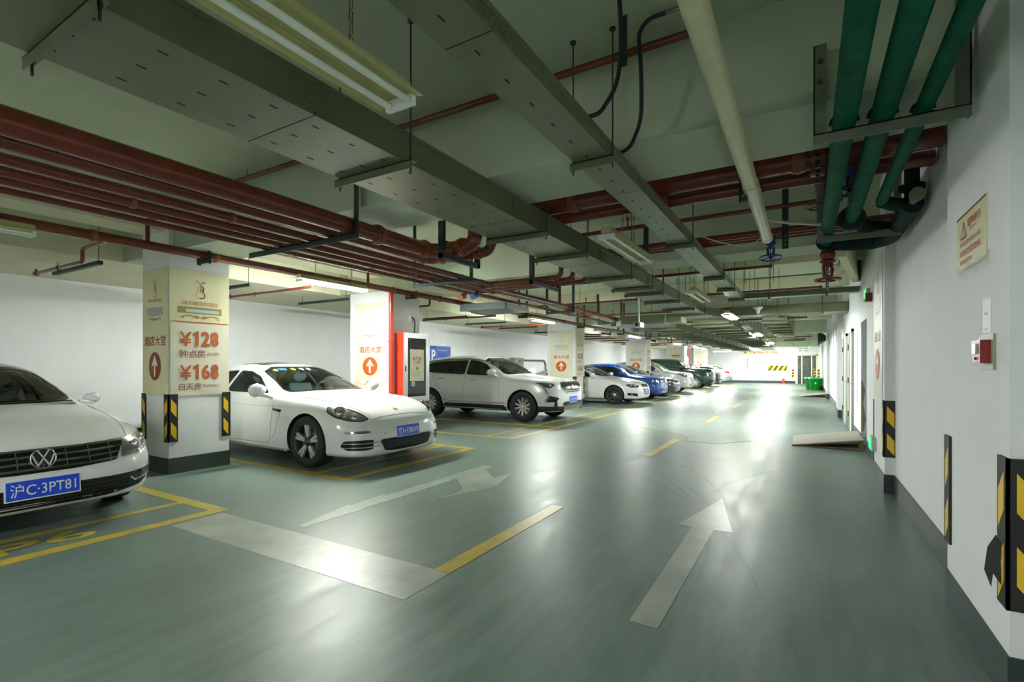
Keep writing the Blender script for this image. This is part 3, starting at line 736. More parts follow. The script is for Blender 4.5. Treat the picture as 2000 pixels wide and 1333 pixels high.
for x, m, w in ((-4.58, 'blue', 'small blue drain coupling under the thin bundle pipes'), (-4.82, 'coupling', 'small orange drain coupling under the thinnest bundle pipe')):
    t = thing('drain_coupling', (x, 6.6, 2.42), w, 'coupling', 'couplings under the bundle')
    MB().cyl((x, 6.6, 2.5), (x, 6.5, 2.46), .05, 16).build('coupling_cap', m, t)
    MB().cyl((x, 6.59, 2.49), (x, 6.63, 2.56), .035, 12).build('spigot', 'red', t)
t = thing('ventilation_duct', (-5.1, 8.0, 2.36), 'flat grey sheet metal duct below the bundle turn', 'duct')
MB().box(-5.6, -4.66, 7.6, 8.5, 2.40, 2.50).build('duct_body', 'tray', t); MB().box(-5.63, -4.63, 7.57, 7.63, 2.385, 2.515).build('duct_flange', 'hanger', t)
# black flexible conduits, channel and grey conduit over the aisle
o = pipe('black_cable', [(-1.05, 2.59, 2.735), (-.98, 2.6, 2.74), (-.90, 2.66, 2.9), (-.88, 2.68, 3.15), (-.88, 2.62, 3.41)], .012, 'black', 'black flexible cable dropping to the narrow tray beside the channel', .12, cat='cable', group='black cables')
o = pipe('black_cable', [(-1.04, 3.14, 2.735), (-.97, 3.12, 2.75), (-.87, 3.02, 2.85), (-.85, 2.95, 3.1), (-.86, 2.92, 3.33), (-.80, 2.92, 3.39), (-.7, 2.92, 3.39)], .012, 'black', 'black flexible cable joining the narrow tray to the grey conduit', .12, cat='cable', group='black cables')
o = pipe('conduit', [(-.70, 2.92, 3.39), (-.40, 2.92, 3.39)], .012, 'galv', 'grey conduit under the ceiling at the end of a black cable', cat='conduit')
t = thing('ceiling_channel', (-.93, 2.75, 3.05), 'dark steel channel dropping from the ceiling beside the black cables', 'channel')
MB().box(-.95, -.91, 2.86, 2.865, 3.12, SLAB).box(-.95, -.945, 2.83, 2.865, 3.12, SLAB).build('channel', 'hanger', t)
o = pipe('white_cable', [(-1.02, 5.6, 2.76), (-.8, 5.85, 2.70), (-.6, 6.0, 2.66), (-.45, 6.05, 2.72), (-.38, 6.1, 2.84)], .005, 'cream', 'thin pale cable sagging from the narrow tray to the blue valve', .1, cat='cable')
o = pipe('conduit', [(-.9, 9.0, 2.78), (.3, 9.0, 2.78), (.42, 9.0, 2.86), (.42, 9.0, 3.3)], .01, 'galv', 'thin grey conduit crossing above the far crossing trays', .1, cat='conduit')
# security camera, horn loudspeakers, smoke heads
t = thing('security_camera', (-3.3, 11.2, 2.2), 'white box security camera hanging below the short tray branch', 'camera')
MB().box(-3.37, -3.23, 11.1, 11.42, 2.24, 2.35).build('camera_body', 'white', t); MB().cyl((-3.3, 11.1, 2.295), (-3.3, 11.06, 2.295), .04, 16).build('lens', 'black', t)
MB().cyl((-3.3, 11.26, 2.35), (-3.3, 11.26, SLAB), .018, 10).build('stem', 'white', t)
for k, (x, y, z) in enumerate(((-.98, 12.9, 2.72), (-.6, 30.0, 2.35), (.1, 30.5, 2.4))):
    t = thing('horn_loudspeaker', (x, y, z - .15), ['white horn shaped fitting in front of the deep crossing tray', 'small white horn fitting far along under the ceiling', 'small white horn fitting far along by the door wall'][k], 'loudspeaker', 'white horn fittings')
    MB().lathe([(.02, -.14), (.03, -.12), (.05, -.06), (.11, 0), (.11, .01), (0, .01)], Matrix.Translation((x, y, z)), 20).build('horn', 'white', t)
    MB().cyl((x, y, z), (x, y, under(x, y)), .008, 8).build('stem', 'rod', t)
t = thing('ceiling_duct', (.45, 28.0, 2.2), 'dark flared duct mouth far along near the door wall', 'duct')
MB().lathe([(.05, -.5), (.12, -.3), (.30, -.05), (.36, 0), (.30, .0), (.1, -.3)], Matrix.Translation((.42, 26, 2.6)) @ Matrix.Rotation(-math.pi / 2, 4, 'Y') @ Matrix.Rotation(.0, 4, 'X'), 20).build('duct_mouth', 'hanger', t)
MB().box(-.9, -.05, 25.9, 26.1, 2.5, 2.62).build('duct_body', 'galv', t)
# extra thin droppers (threaded rods) over the far aisle
for k in range(14):
    x, y = -3.0 + .42 * (k % 7), 8.6 + .9 * (k // 7) + .13 * k
    o = MB().cyl((x, y, 2.75), (x, y, under(x, y)), .005, 6).build('threaded_rod', 'rod'); tag(o, 'thin threaded rod hanging free from the ceiling beyond the first main beam', 'rod', 'free hanging threaded rods')
# ------------------------------------------------------------------ cars
def pchip(pts):
    pts = sorted(pts); X = [p[0] for p in pts]; Y = [p[1] for p in pts]; n = len(X)
    h = [X[i + 1] - X[i] for i in range(n - 1)]; d = [(Y[i + 1] - Y[i]) / h[i] for i in range(n - 1)]
    m = [d[0]] + [0 if d[i - 1] * d[i] <= 0 else 2 * d[i - 1] * d[i] / (d[i - 1] + d[i]) for i in range(1, n - 1)] + [d[-1]]
    def f(x):
        if x <= X[0]: return Y[0]
        if x >= X[-1]: return Y[-1]
        i = 0
        while x > X[i + 1]: i += 1
        t = (x - X[i]) / h[i]
        return (Y[i] * (1 + 2 * t) * (1 - t) ** 2 + m[i] * h[i] * t * (1 - t) ** 2 + Y[i + 1] * t * t * (3 - 2 * t) - m[i + 1] * h[i] * t * t * (1 - t))
    return f

for k, c, r in (('paint_white', (.80, .81, .80), .22), ('paint_pearl', (.70, .71, .69), .25), ('paint_silver', (.50, .51, .50), .3), ('paint_blue', (.004, .045, .28), .2),
                ('paint_dark', (.008, .022, .020), .18), ('paint_black', (.012, .012, .013), .2)):
    MT[k] = mat(k, c, r, coat=.8)
MT['chrome'] = mat('chrome_trim', (.62, .62, .62), .12, metal=1)
MT['rim'] = mat('bright_alloy', (.66, .67, .66), .3, metal=.5)
MT['rimdark'] = mat('dark_alloy', (.05, .06, .055), .35, metal=.5)
MT['tyre'] = mat('tyre_rubber', (.014, .016, .014), .7, bump=.2, bscale=60)
MT['blackgloss'] = mat('black_gloss_plastic', (.008, .009, .008), .15)
MT['cladding'] = mat('matt_black_cladding', (.018, .02, .018), .6)
MT['pane_far'] = mat('dark_car_glass', (.010, .022, .018), .05, coat=.5)
MT['pane'] = glass('tinted_car_glass', (.78, .90, .86))
MT['pane_clear'] = glass('car_windscreen_glass', (.90, .99, .98))
MT['pane_dark'] = glass('dark_tinted_car_glass', (.22, .30, .26))
MT['lens'] = glass('clear_lens', (.95, .95, .95))
MT['interior'] = mat('grey_cabin_lining', (.40, .43, .42), .7)
MT['seat'] = mat('grey_seat_leather', (.26, .37, .43), .5)
MT['lampchrome'] = mat('headlight_reflector', (.55, .55, .56), .12, metal=.9)
MT['lampdark'] = mat('headlight_bezel', (.22, .22, .24), .2, metal=.7)
MT['plate'] = mat('number_plate_blue', (.008, .065, .70), .35)
MT['platewhite'] = mat('number_plate_white', (.82, .84, .86), .35)
MT['taillight'] = mat('red_tail_lamp', (.55, .015, .02), .12, coat=.5)
MT['gold'] = mat('gold_crest', (.40, .27, .08), .3, metal=.6)
MT['seam'] = mat('panel_gap', (.10, .11, .10), .8)
MT['sticker'] = mat('yellow_sticker', (.62, .55, .06), .5)
MT['stickerblue'] = mat('blue_sticker', (.04, .13, .50), .5)

def round_poly(pts, r=.4, n=4):
    out = []; m = len(pts)
    for i in range(m):
        a, b, c = Vector(pts[i - 1]), Vector(pts[i]), Vector(pts[(i + 1) % m])
        p, q = b.lerp(a, r * .5), b.lerp(c, r * .5)
        for k in range(n + 1):
            t = k / n
            out.append(p * (1 - t) ** 2 + b * 2 * t * (1 - t) + q * t * t)
    return out

class Car:
    def __init__(s, name, label, loc, rot, P, paint, group=None):
        s.P = P; s.paint = paint
        s.root = thing(name, loc, label, 'car', group)
        s.root.rotation_euler.z = rot
        WLOC[s.root.name] = Vector((0, 0, 0))
        L = s.L = P['L']; kx = L / P['L0']; kz = P['H'] / P['H0']; ky = P['W'] / P['W0']
        s.kx, s.ky, s.kz = kx, ky, kz
        f = {}
        for k in ('zt', 'zr', 'zbelt', 'zm', 'zb'): f[k] = pchip([(x * kx, v * kz) for x, v in P[k]])
        for k in ('wr', 'wb', 'wm', 'ws'): f[k] = pchip([(x * kx, v * ky) for x, v in P[k]])
        s.f = f
        xs = [-L * (1 - math.cos(math.pi * i / 84)) / 2 for i in range(85)]
        rings = [[Vector((x, y, z)) for y, z in s.section(x)] for x in xs]
        s.bvh_mesh(rings)
    def section(s, x, inset=0, floor=None):
        g = {k: f(x) for k, f in s.f.items()}
        wr, wb, wm, ws = (max(.02, g[k] - inset) for k in ('wr', 'wb', 'wm', 'ws'))
        zt, zr, zb = g['zt'] - inset, g['zr'] - inset * .8, g['zb'] + inset
        if floor is not None: zb = max(zb, floor)
        K = [(0, zb), (ws * .7, zb), (ws, zb + .02 * (not inset) ), (wm * .5 + ws * .5 + .012, (g['zm'] + zb) * .5), (wm, max(g['zm'], zb + .02)), (wb, max(g['zbelt'], zb + .05)), (wr, zr), (wr * .62, zr + (zt - zr) * .78), (0, zt)]
        R = [0, .5, .7, .9, .9, s.P.get('rb', .55), s.P.get('rr', .6), .9, 0]
        out = [K[0]]
        for i in range(1, len(K) - 1):
            a, b, c = Vector(K[i - 1]), Vector(K[i]), Vector(K[i + 1])
            p, q = b.lerp(a, R[i] * .5), b.lerp(c, R[i] * .5)
            for k in range(5):
                t = k / 4
                out.append(tuple(p * (1 - t) ** 2 + b * 2 * t * (1 - t) + q * t * t))
        out.append(K[-1])
        return [(-y, z) for y, z in out] + [(y, z) for y, z in out[-2:0:-1]]
    def loft(s, rings):
        m = len(rings[0]); v = [p for r in rings for p in r]; f = []
        for i in range(len(rings) - 1):
            f += [(i * m + k, i * m + (k + 1) % m, (i + 1) * m + (k + 1) % m, (i + 1) * m + k) for k in range(m)]
        f.append(tuple(range(m))[::-1]); f.append(tuple(range((len(rings) - 1) * m, len(rings) * m)))
        return v, f
    def bvh_mesh(s, rings):
        s.v, s.fc = s.loft(rings)
        s.bvh = BVHTree.FromPolygons(s.v, s.fc)
    def make_body(s, axles, r_arch, windows=(), screens=(), cavity=None):
        """cut wheel wells and, where the cabin can be seen into, the cabin and its window openings"""
        MBx = MB(); MBx.add(s.v, s.fc, True)
        o = MBx.build('body', [s.paint, 'cladding', 'interior', 'blackgloss'], s.root)
        cut = MB(); hw = s.P['W'] / 2
        for xa, zc in axles:
            for sd in (-1, 1):
                cut.cyl((xa, sd * (hw - .27), zc), (xa, sd * (hw + .4), zc), r_arch, 40)
        cuts = [(cut, 1)]
        if cavity:
            x0, x1, fl = cavity
            n = 26; xs = [x0 + (x1 - x0) * i / n for i in range(n + 1)]
            v, f = s.loft([[Vector((x, y, z)) for y, z in s.section(x, .045, fl)] for x in xs])
            c2 = MB(); c2.add(v, f); cuts.append((c2, 2))
            for poly in windows:
                for sd in (-1, 1):
                    c3 = MB(); cuts.append((c3, 3))
                    mt = Matrix(((1, 0, 0, 0), (0, 0, 1, sd * .45 if sd > 0 else -1.3), (0, 1, 0, 0), (0, 0, 0, 1)))
                    c3.prism([tuple(p) for p in poly], mt, .85)
            for poly, xa, xb in screens:
                c3 = MB(); cuts.append((c3, 3))
                mt = Matrix(((0, 0, 1, xa), (1, 0, 0, 0), (0, 1, 0, 0), (0, 0, 0, 1)))
                c3.prism([tuple(p) for p in poly], mt, xb - xa)
        tmp = []
        for mb, idx in cuts:
            k = mb.build('cutter', ['tyre', 'cladding', 'interior', 'blackgloss'])
            for p in k.data.polygons: p.material_index = idx
            off = k.location.copy(); k.data.transform(Matrix.Translation(off)); k.location = (0, 0, 0)
            tmp.append(k)
        mw, s.root.rotation_euler.z, lo = s.root.rotation_euler.z, 0, s.root.location.copy()
        s.root.location = (0, 0, 0)
        for k in tmp:
            md = o.modifiers.new('cut', 'BOOLEAN'); md.operation = 'DIFFERENCE'; md.object = k; md.solver = 'EXACT'; md.material_mode = 'INDEX'
        bpy.context.view_layer.update()
        for attempt in range(3):
            me = bpy.data.meshes.new_from_object(o.evaluated_get(bpy.context.evaluated_depsgraph_get()))
            if len(me.vertices) > 3000 and max(v.co.z for v in me.vertices) > s.P['H'] * .95: break
            for md in o.modifiers: md.use_self = attempt == 0
            if attempt: 
                for k in tmp: k.data.transform(Matrix.Translation((.0037, .0021, .0029)))
            bpy.context.view_layer.update()
        o.modifiers.clear(); o.data = me
        for k in tmp: bpy.data.objects.remove(k)
        s.root.rotation_euler.z = mw; s.root.location = lo
        bm = bmesh.new(); bm.from_mesh(me)            # keep the one connected shell
        left = set(bm.verts); best = []
        while left:
            st = [left.pop()]; comp = st[:]
            while st:
                for e in st.pop().link_edges:
                    for w in e.verts:
                        if w in left: left.discard(w); st.append(w); comp.append(w)
            if len(comp) > len(best): best = comp
        keep = set(best)
        bmesh.ops.delete(bm, geom=[v for v in bm.verts if v not in keep], context='VERTS')
        bm.to_mesh(me); bm.free()
        me.polygons.foreach_set('use_smooth', [True] * len(me.polygons))
        me.set_sharp_from_angle(angle=math.radians(38))
        s.body = o
        return o
    def cast(s, p, d):
        h, n, i, t = s.bvh.ray_cast(p, d, 20)
        if h is None: h, n = s.bvh.find_nearest(p + d * 2.2)[:2]
        s.nrm = n if n.dot(d) < 0 else -n
        return h
    VIEW = {'R': (Vector((1, 0, 0)), Vector((0, 0, 1)), Vector((0, 1, 0))), 'L': (Vector((1, 0, 0)), Vector((0, 0, 1)), Vector((0, -1, 0))),
            'F': (Vector((0, 1, 0)), Vector((0, 0, 1)), Vector((-1, 0, 0))), 'B': (Vector((0, 1, 0)), Vector((0, 0, 1)), Vector((1, 0, 0))),
            'T': (Vector((1, 0, 0)), Vector((0, 1, 0)), Vector((0, 0, -1)))}
    def frame(s, view):
        if isinstance(view, str): return s.VIEW[view]
        d = -Vector(view).normalized(); a = d.cross(Vector((0, 0, 1))).normalized() * -1; b = d.cross(a)
        if b.z < 0: b = -b
        return a, b, d
    def flat(s, pts3, view):
        a, b, d = s.frame(view)
        return [(Vector(p).dot(a), Vector(p).dot(b)) for p in pts3]
    def patch(s, name, poly, view, m, off=.003, thick=.012, step=.06, parent=None, hole=None, both=False):
        """panel with a 2-D outline laid on the body along a view direction"""
        out = None
        for vw in ((view,) if not both else ('R', 'L')):
            a, b, d = s.frame(vw)
            bm = bmesh.new()
            vs = [bm.verts.new((p[0], p[1], 0)) for p in poly]
            if hole:
                hv = [bm.verts.new((p[0], p[1], 0)) for p in hole]; n = len(vs)
                for i in range(n): bm.faces.new((vs[i], vs[(i + 1) % n], hv[(i + 1) % n], hv[i]))
            else:
                bm.faces.new(vs)
            bmesh.ops.triangulate(bm, faces=bm.faces[:])
            xs = [v.co.x for v in bm.verts]; ys = [v.co.y for v in bm.verts]
            for ax, lo, hi in ((0, min(xs), max(xs)), (1, min(ys), max(ys))):
                k = lo + step
                while k < hi - 1e-4:
                    co = Vector((k, 0, 0)) if ax == 0 else Vector((0, k, 0)); no = Vector((1, 0, 0)) if ax == 0 else Vector((0, 1, 0))
                    bmesh.ops.bisect_plane(bm, geom=bm.verts[:] + bm.edges[:] + bm.faces[:], plane_co=co, plane_no=no)
                    k += step
            top = []; bot = []
            bm.verts.index_update(); bm.verts.ensure_lookup_table()
            for v in bm.verts:
                h = s.cast(a * v.co.x + b * v.co.y - d * 8, d) if isinstance(vw, str) else s.cast(a * v.co.x + b * v.co.y - d * 6, d)
                q = (s.nrm - d * .25).normalized(); top.append(h + q * off); bot.append(h - q * thick)
            fs = [[v.index for v in f.verts] for f in bm.faces]
            nrm = (top[fs[0][1]] - top[fs[0][0]]).cross(top[fs[0][2]] - top[fs[0][0]])
            mb = MB(); n = len(top)
            mb.add(top, fs, True)
            ed = [(e.verts[0].index, e.verts[1].index) for e in bm.edges if len(e.link_faces) == 1]
            mb.add([p for i, j in ed for p in (top[i], top[j], bot[j], bot[i])], [(4 * k, 4 * k + 1, 4 * k + 2, 4 * k + 3) for k in range(len(ed))])
            bm.free()
            out = mb.build(name, m, parent or s.root)
        return out
    def strip(s, name, pts, view, w, m, off=.002, thick=.008, parent=None, step=.05):
        """narrow band along a 2-D line"""
        L, Rr = [], []
        for i, p in enumerate(pts):
            a = Vector(pts[max(i - 1, 0)]); c = Vector(pts[min(i + 1, len(pts) - 1)]); t = (c - a).normalized(); n = Vector((-t.y, t.x)) * w / 2
            L.append(Vector(p) + n); Rr.append(Vector(p) - n)
        return s.patch(name, [tuple(p) for p in L + Rr[::-1]], view, m, off, thick, step, parent)
    def seam(s, name, lines, view, m='seam', r=.003):
        a, b, d = s.frame(view); mb = MB()
        for pts in lines:
            Q = []
            for i in range(len(pts) - 1):
                p, q = Vector(pts[i]), Vector(pts[i + 1]); k = max(1, int((q - p).length / .05))
                Q += [p.lerp(q, j / k) for j in range(k)]
            Q.append(Vector(pts[-1]))
            mb.tube([s.cast(a * p.x + b * p.y - d * 8, d) for p in Q], r, 5)
        return mb.build(name, m, s.root)
    def ring_poly(s, poly, w):
        n = len(poly); out = []
        ar = sum(poly[i][0] * poly[(i + 1) % n][1] - poly[(i + 1) % n][0] * poly[i][1] for i in range(n))
        sg = 1 if ar > 0 else -1
        for i in range(n):
            a, b, c = Vector(poly[i - 1]), Vector(poly[i]), Vector(poly[(i + 1) % n])
            t = ((b - a).normalized() + (c - b).normalized()); t = t.normalized() if t.length > 1e-6 else Vector((1, 0))
            out.append(tuple(b + Vector((-t.y, t.x)) * sg * w))
        return out
    def window(s, name, poly, view, m, trim='blackgloss', w=.03, off=.002):
        o = s.patch(name, poly, view, m, off, .004, .08)
        if trim: s.patch('window_trim', poly, view, trim, off + .002, .004, .08, o, hole=s.ring_poly(poly, w))
        return o
    def wheel(s, x, side, r, rr, w, style, rim, y=None, hub='rim'):
        yo = (s.P['W'] / 2 - .02 if y is None else y) * side
        M4 = Matrix.Translation((x, yo, r)) @ Matrix.Rotation(-side * math.pi / 2, 4, 'X')   # local +z points outwards
        t = MB().lathe([(rr - .01, -w), (r - .03, -w), (r - .008, -w + .02), (r, -w * .7), (r, -w * .3), (r - .008, -.02), (r - .03, -.002), (rr + .02, 0), (rr, -.008), (rr - .01, -.03)], M4, 48).build('wheel', 'tyre', s.root)
        mb = MB().lathe([(rr, -.012), (rr - .012, -.004), (rr - .022, -.012), (rr - .03, -.06), (rr - .04, -w + .03)], M4, 48)
        mb.lathe([(rr - .045, -.13), (0, -.13)], M4, 32)
        mb.build('rim_barrel', 'rimdark', t)
        mb = MB(); n, tw, wid = style
        for k in range(n):
            for q in ((-1, 1) if tw else (0,)):
                a = 2 * math.pi * k / n + .3
                def at(rad, off, h):
                    return M4 @ (Matrix.Rotation(a + q * tw, 4, 'Z') @ Vector((rad, off, h)))
                w0, w1 = wid * .7, wid
                v = []
                for rad, ww, h in ((.045, w0, -.035), ((rr) * .55, (w0 + w1) / 2, -.022), (rr - .015, w1, -.016)):
                    v += [at(rad, -ww, h), at(rad, ww, h), at(rad, ww * 1.1, h - .035), at(rad, -ww * 1.1, h - .035)]
                f = []
                for i in (0, 4):
                    f += [(i + j, i + (j + 1) % 4, i + 4 + (j + 1) % 4, i + 4 + j) for j in range(4)]
                mb.add(v, f + [(3, 2, 1, 0), (8, 9, 10, 11)])
        mb.build('spoke_set', rim, t)
        MB().lathe([(.0, -.018), (.03, -.018), (.034, -.026), (.07, -.034), (.075, -.07)], M4, 24).build('hub_cap', hub, t)
        MB().lathe([(.04, -.10), (rr * .78, -.10), (rr * .78, -.115)], M4, 32).build('brake_disc', 'galv', t)
        return t
    def plate(s, y, z, txt, x=None, w=.44, h=.14, front=True, lean=.06):
        sx = 1 if front else -1
        if x is None:
            x = max(s.cast(Vector((4 * sx, y + yy, z)), Vector((-sx, 0, 0))).x * sx for yy in (-.15, 0, .15)) * sx + .012 * sx
        M4 = wface('+x', (x, y, z)) if front else wface('-x', (x, y, z))
        M4 = M4 @ Matrix.Rotation(-lean, 4, 'X')
        p = MB().prism(rect(0, 0, w + .02, h + .02), M4 @ Matrix.Translation((0, 0, -.012)), .01).build('license_plate', 'platewhite', s.root)
        MB().prism(rect(0, 0, w, h), M4, .002).build('plate_face', 'plate', p)
        if txt: text('plate_lettering', txt, M4, 0, 0, w * .9, h * .74, 'platewhite', p, .004, .004)
        return p
    def handle(s, x, z, m=None):
        for vw, sd in (('R', -1), ('L', 1)):
            h = s.cast(Vector((x, sd * 3, z)), Vector((0, -sd, 0))); c = h + Vector((0, sd * .02, 0))
            MB().tube([h + Vector((-.1, 0, 0)), c + Vector((-.06, 0, .004)), c + Vector((.06, 0, .004)), h + Vector((.1, 0, 0))], .011, 8, .03).build('door_handle', m or s.paint, s.root)
    def mirror(s, x, y, z, sc=1.0, m=None):
        for sd in (-1, 1):
            c = Vector((x, sd * y, z))
            def fn(u, v):
                a, b = u * 2 * math.pi, (v - .5) * math.pi
                return c + Vector((.095 * sc * math.cos(b) * math.cos(a) + .02 * math.sin(b), sd * .115 * sc * math.cos(b) * math.sin(a), .085 * sc * math.sin(b) * (1 + .1 * math.sin(a))))
            o = MB().grid(fn, 20, 12).build('door_mirror', m or s.paint, s.root)
            st = s.bvh.find_nearest(Vector((x + .05, sd * (y - .2), z - .12)))[0]
            MB().tube([c + Vector((.01, 0, -.05)), c.lerp(st, .5) + Vector((.01, 0, -.02)), st], [.035 * sc, .03 * sc, .028 * sc], 10).build('mirror_foot', m or s.paint, o)
            MB().lathe([(0, 0), (.075 * sc, 0), (.08 * sc, .01)], Matrix.Translation(c + Vector((-.078 * sc, 0, 0))) @ Matrix.Rotation(-math.pi / 2, 4, 'Y') @ Matrix.Scale(.85, 4, (1, 0, 0)), 20).build('mirror_glass', 'chrome', o)
    def lampdot(s, p, view, r, parent, depth=.008, m='chrome'):
        """round projector set on the lamp"""
        a, b, d = s.frame(view)
        h = s.cast(Vector(p) - d * 4, d); q = (-d).to_track_quat('Z', 'Y').to_matrix().to_4x4(); M4 = Matrix.Translation(h) @ q
        MB().lathe([(r, 0), (r, depth), (r * .86, depth + .003), (r * .8, depth * .5)], M4, 24).build('lamp_bezel', m, parent)
        MB().lathe([(r * .8, depth * .5), (r * .62, depth), (r * .3, depth * 1.25), (0, depth * 1.3)], M4, 20).build('projector', 'lampchrome', parent)
    def cabin(s, xd, xs, zf, y=.36, seat_h=.62):
        """dash, steering wheel, seats"""
        yw = y + .32
        MB().grid(lambda u, v: Vector((xd + .30 - .5 * v - .06 * (2 * u - 1) ** 2, (2 * u - 1) * yw, s.dz + .015 - .12 * v * v * 1.6)), 14, 8).build('dashboard', 'interior', s.root)
        c = Vector((xd - .42, y, s.dz - .0)); ax = Vector((-.9, 0, .45)).normalized(); q = ax.to_track_quat('Z', 'Y').to_matrix()
        mb = MB().tube([c + q @ Vector((.18 * math.cos(a), .18 * math.sin(a), 0)) for a in [2 * math.pi * i / 28 for i in range(28)]], .014, 8, closed=True)
        for a in (.0, math.pi, -math.pi / 2): mb.cyl(c, c + q @ Vector((.18 * math.sin(a), .18 * math.cos(a), 0)), .012, 6)
        mb.cyl(c - ax * .03, c + ax * .02, .05, 14); mb.build('steering_wheel', 'blackgloss', s.root)
        for sx, k in ((xs, 1), (xs - .85, 1.0)):
            for sd in (-1, 1):
                mb = MB(); yy = sd * y
                def back(u, v):
                    a = 2 * math.pi * u; hw = .24 * (1 - .25 * max(0, v - .5)); zz = zf + .12 + v * seat_h
                    return Vector((sx - .22 * v - .05 + .07 * math.sin(a) - .0, yy + hw * math.cos(a), zz))
                mb.grid(back, 18, 8); mb.grid(lambda u, v: Vector((sx - .27 + .05 * math.sin(2 * math.pi * u) * math.sin(math.pi * v), yy + .13 * math.cos(2 * math.pi * u) * (math.sin(math.pi * v) ** .5), zf + .14 + seat_h + .20 * v)), 14, 8)
                mb.box(sx, sx + .45, yy - .24, yy + .24, zf, zf + .16)
                mb.build('seat', 'seat', s.root)

def vw_badge(c, x, y, z, r):
    M4 = wface('+x', (x, y, z)) @ Matrix.Rotation(-.12, 4, 'X')
    o = MB().lathe([(r * .86, 0), (r, 0), (r, .012), (r * .94, .018), (r * .86, .012), (r * .86, 0)], M4, 40).build('badge', 'chrome', c.root)
    MB().lathe([(0, .002), (r * .87, .002)], M4, 30).build('badge_field', 'blackgloss', o)
    mb = MB()
    def ln(pts):
        for k in range(4): ribbon(mb, [(a * r, b * r) for a, b in pts], r * (.17 - .012 * k), M4, .005 + .003 * k)
    ln([(-.42, .76), (0, .06), (.42, .76)]); ln([(-.80, .34), (-.42, -.72), (0, .04), (.42, -.72), (.80, .34)])
    mb.build('badge_letters', 'chrome', o)
    return o
# profiles: x runs back from the nose; zt centre line, zr roof rail / bonnet edge, wr its half width, belt, widest line, sill
SEDAN = dict(L0=4.8, W0=1.855, H0=1.42, rb=.5, rr=.6,
    zt=[(0, .50), (-.03, .60), (-.10, .715), (-.2, .765), (-.5, .845), (-.9, .91), (-1.25, .96), (-1.38, .985), (-1.8, 1.19), (-2.2, 1.345), (-2.6, 1.41), (-3.0, 1.42), (-3.5, 1.375), (-4.0, 1.225), (-4.3, 1.11), (-4.55, 1.06), (-4.72, 1.0), (-4.77, .9), (-4.8, .75)],
    zr=[(0, .48), (-.03, .57), (-.10, .68), (-.2, .735), (-.5, .82), (-.9, .885), (-1.3, .935), (-1.55, .975), (-2.0, 1.17), (-2.4, 1.30), (-2.8, 1.345), (-3.2, 1.33), (-3.7, 1.22), (-4.1, 1.09), (-4.4, 1.02), (-4.72, .95), (-4.8, .70)],
    wr=[(0, .30), (-.1, .55), (-.3, .66), (-.9, .72), (-1.4, .735), (-1.7, .70), (-2.3, .60), (-2.8, .575), (-3.4, .58), (-4.0, .62), (-4.4, .66), (-4.7, .6), (-4.8, .45)],
    zbelt=[(0, .46), (-.05, .56), (-.2, .655), (-.6, .755), (-1.2, .84), (-1.6, .885), (-2.5, .925), (-3.4, .955), (-4.2, .965), (-4.7, .90), (-4.8, .66)],
    wb=[(0, .36), (-.04, .52), (-.15, .70), (-.4, .82), (-.9, .87), (-1.5, .875), (-2.5, .875), (-3.5, .87), (-4.2, .83), (-4.6, .75), (-4.8, .52)],
    zm=[(0, .45), (-.2, .52), (-.9, .64), (-2, .66), (-3.6, .68), (-4.6, .64), (-4.8, .55)],
    wm=[(0, .42), (-.03, .56), (-.1, .72), (-.25, .84), (-.5, .90), (-.95, .928), (-1.6, .915), (-2.4, .915), (-3.2, .915), (-3.7, .928), (-4.3, .90), (-4.6, .82), (-4.8, .55)],
    ws=[(0, .38), (-.03, .52), (-.1, .68), (-.25, .80), (-.5, .86), (-.95, .89), (-2.4, .87), (-3.7, .88), (-4.4, .84), (-4.8, .5)],
    zb=[(0, .34), (-.02, .25), (-.08, .20), (-.3, .18), (-1.5, .17), (-3.5, .18), (-4.4, .22), (-4.75, .30), (-4.8, .42)])
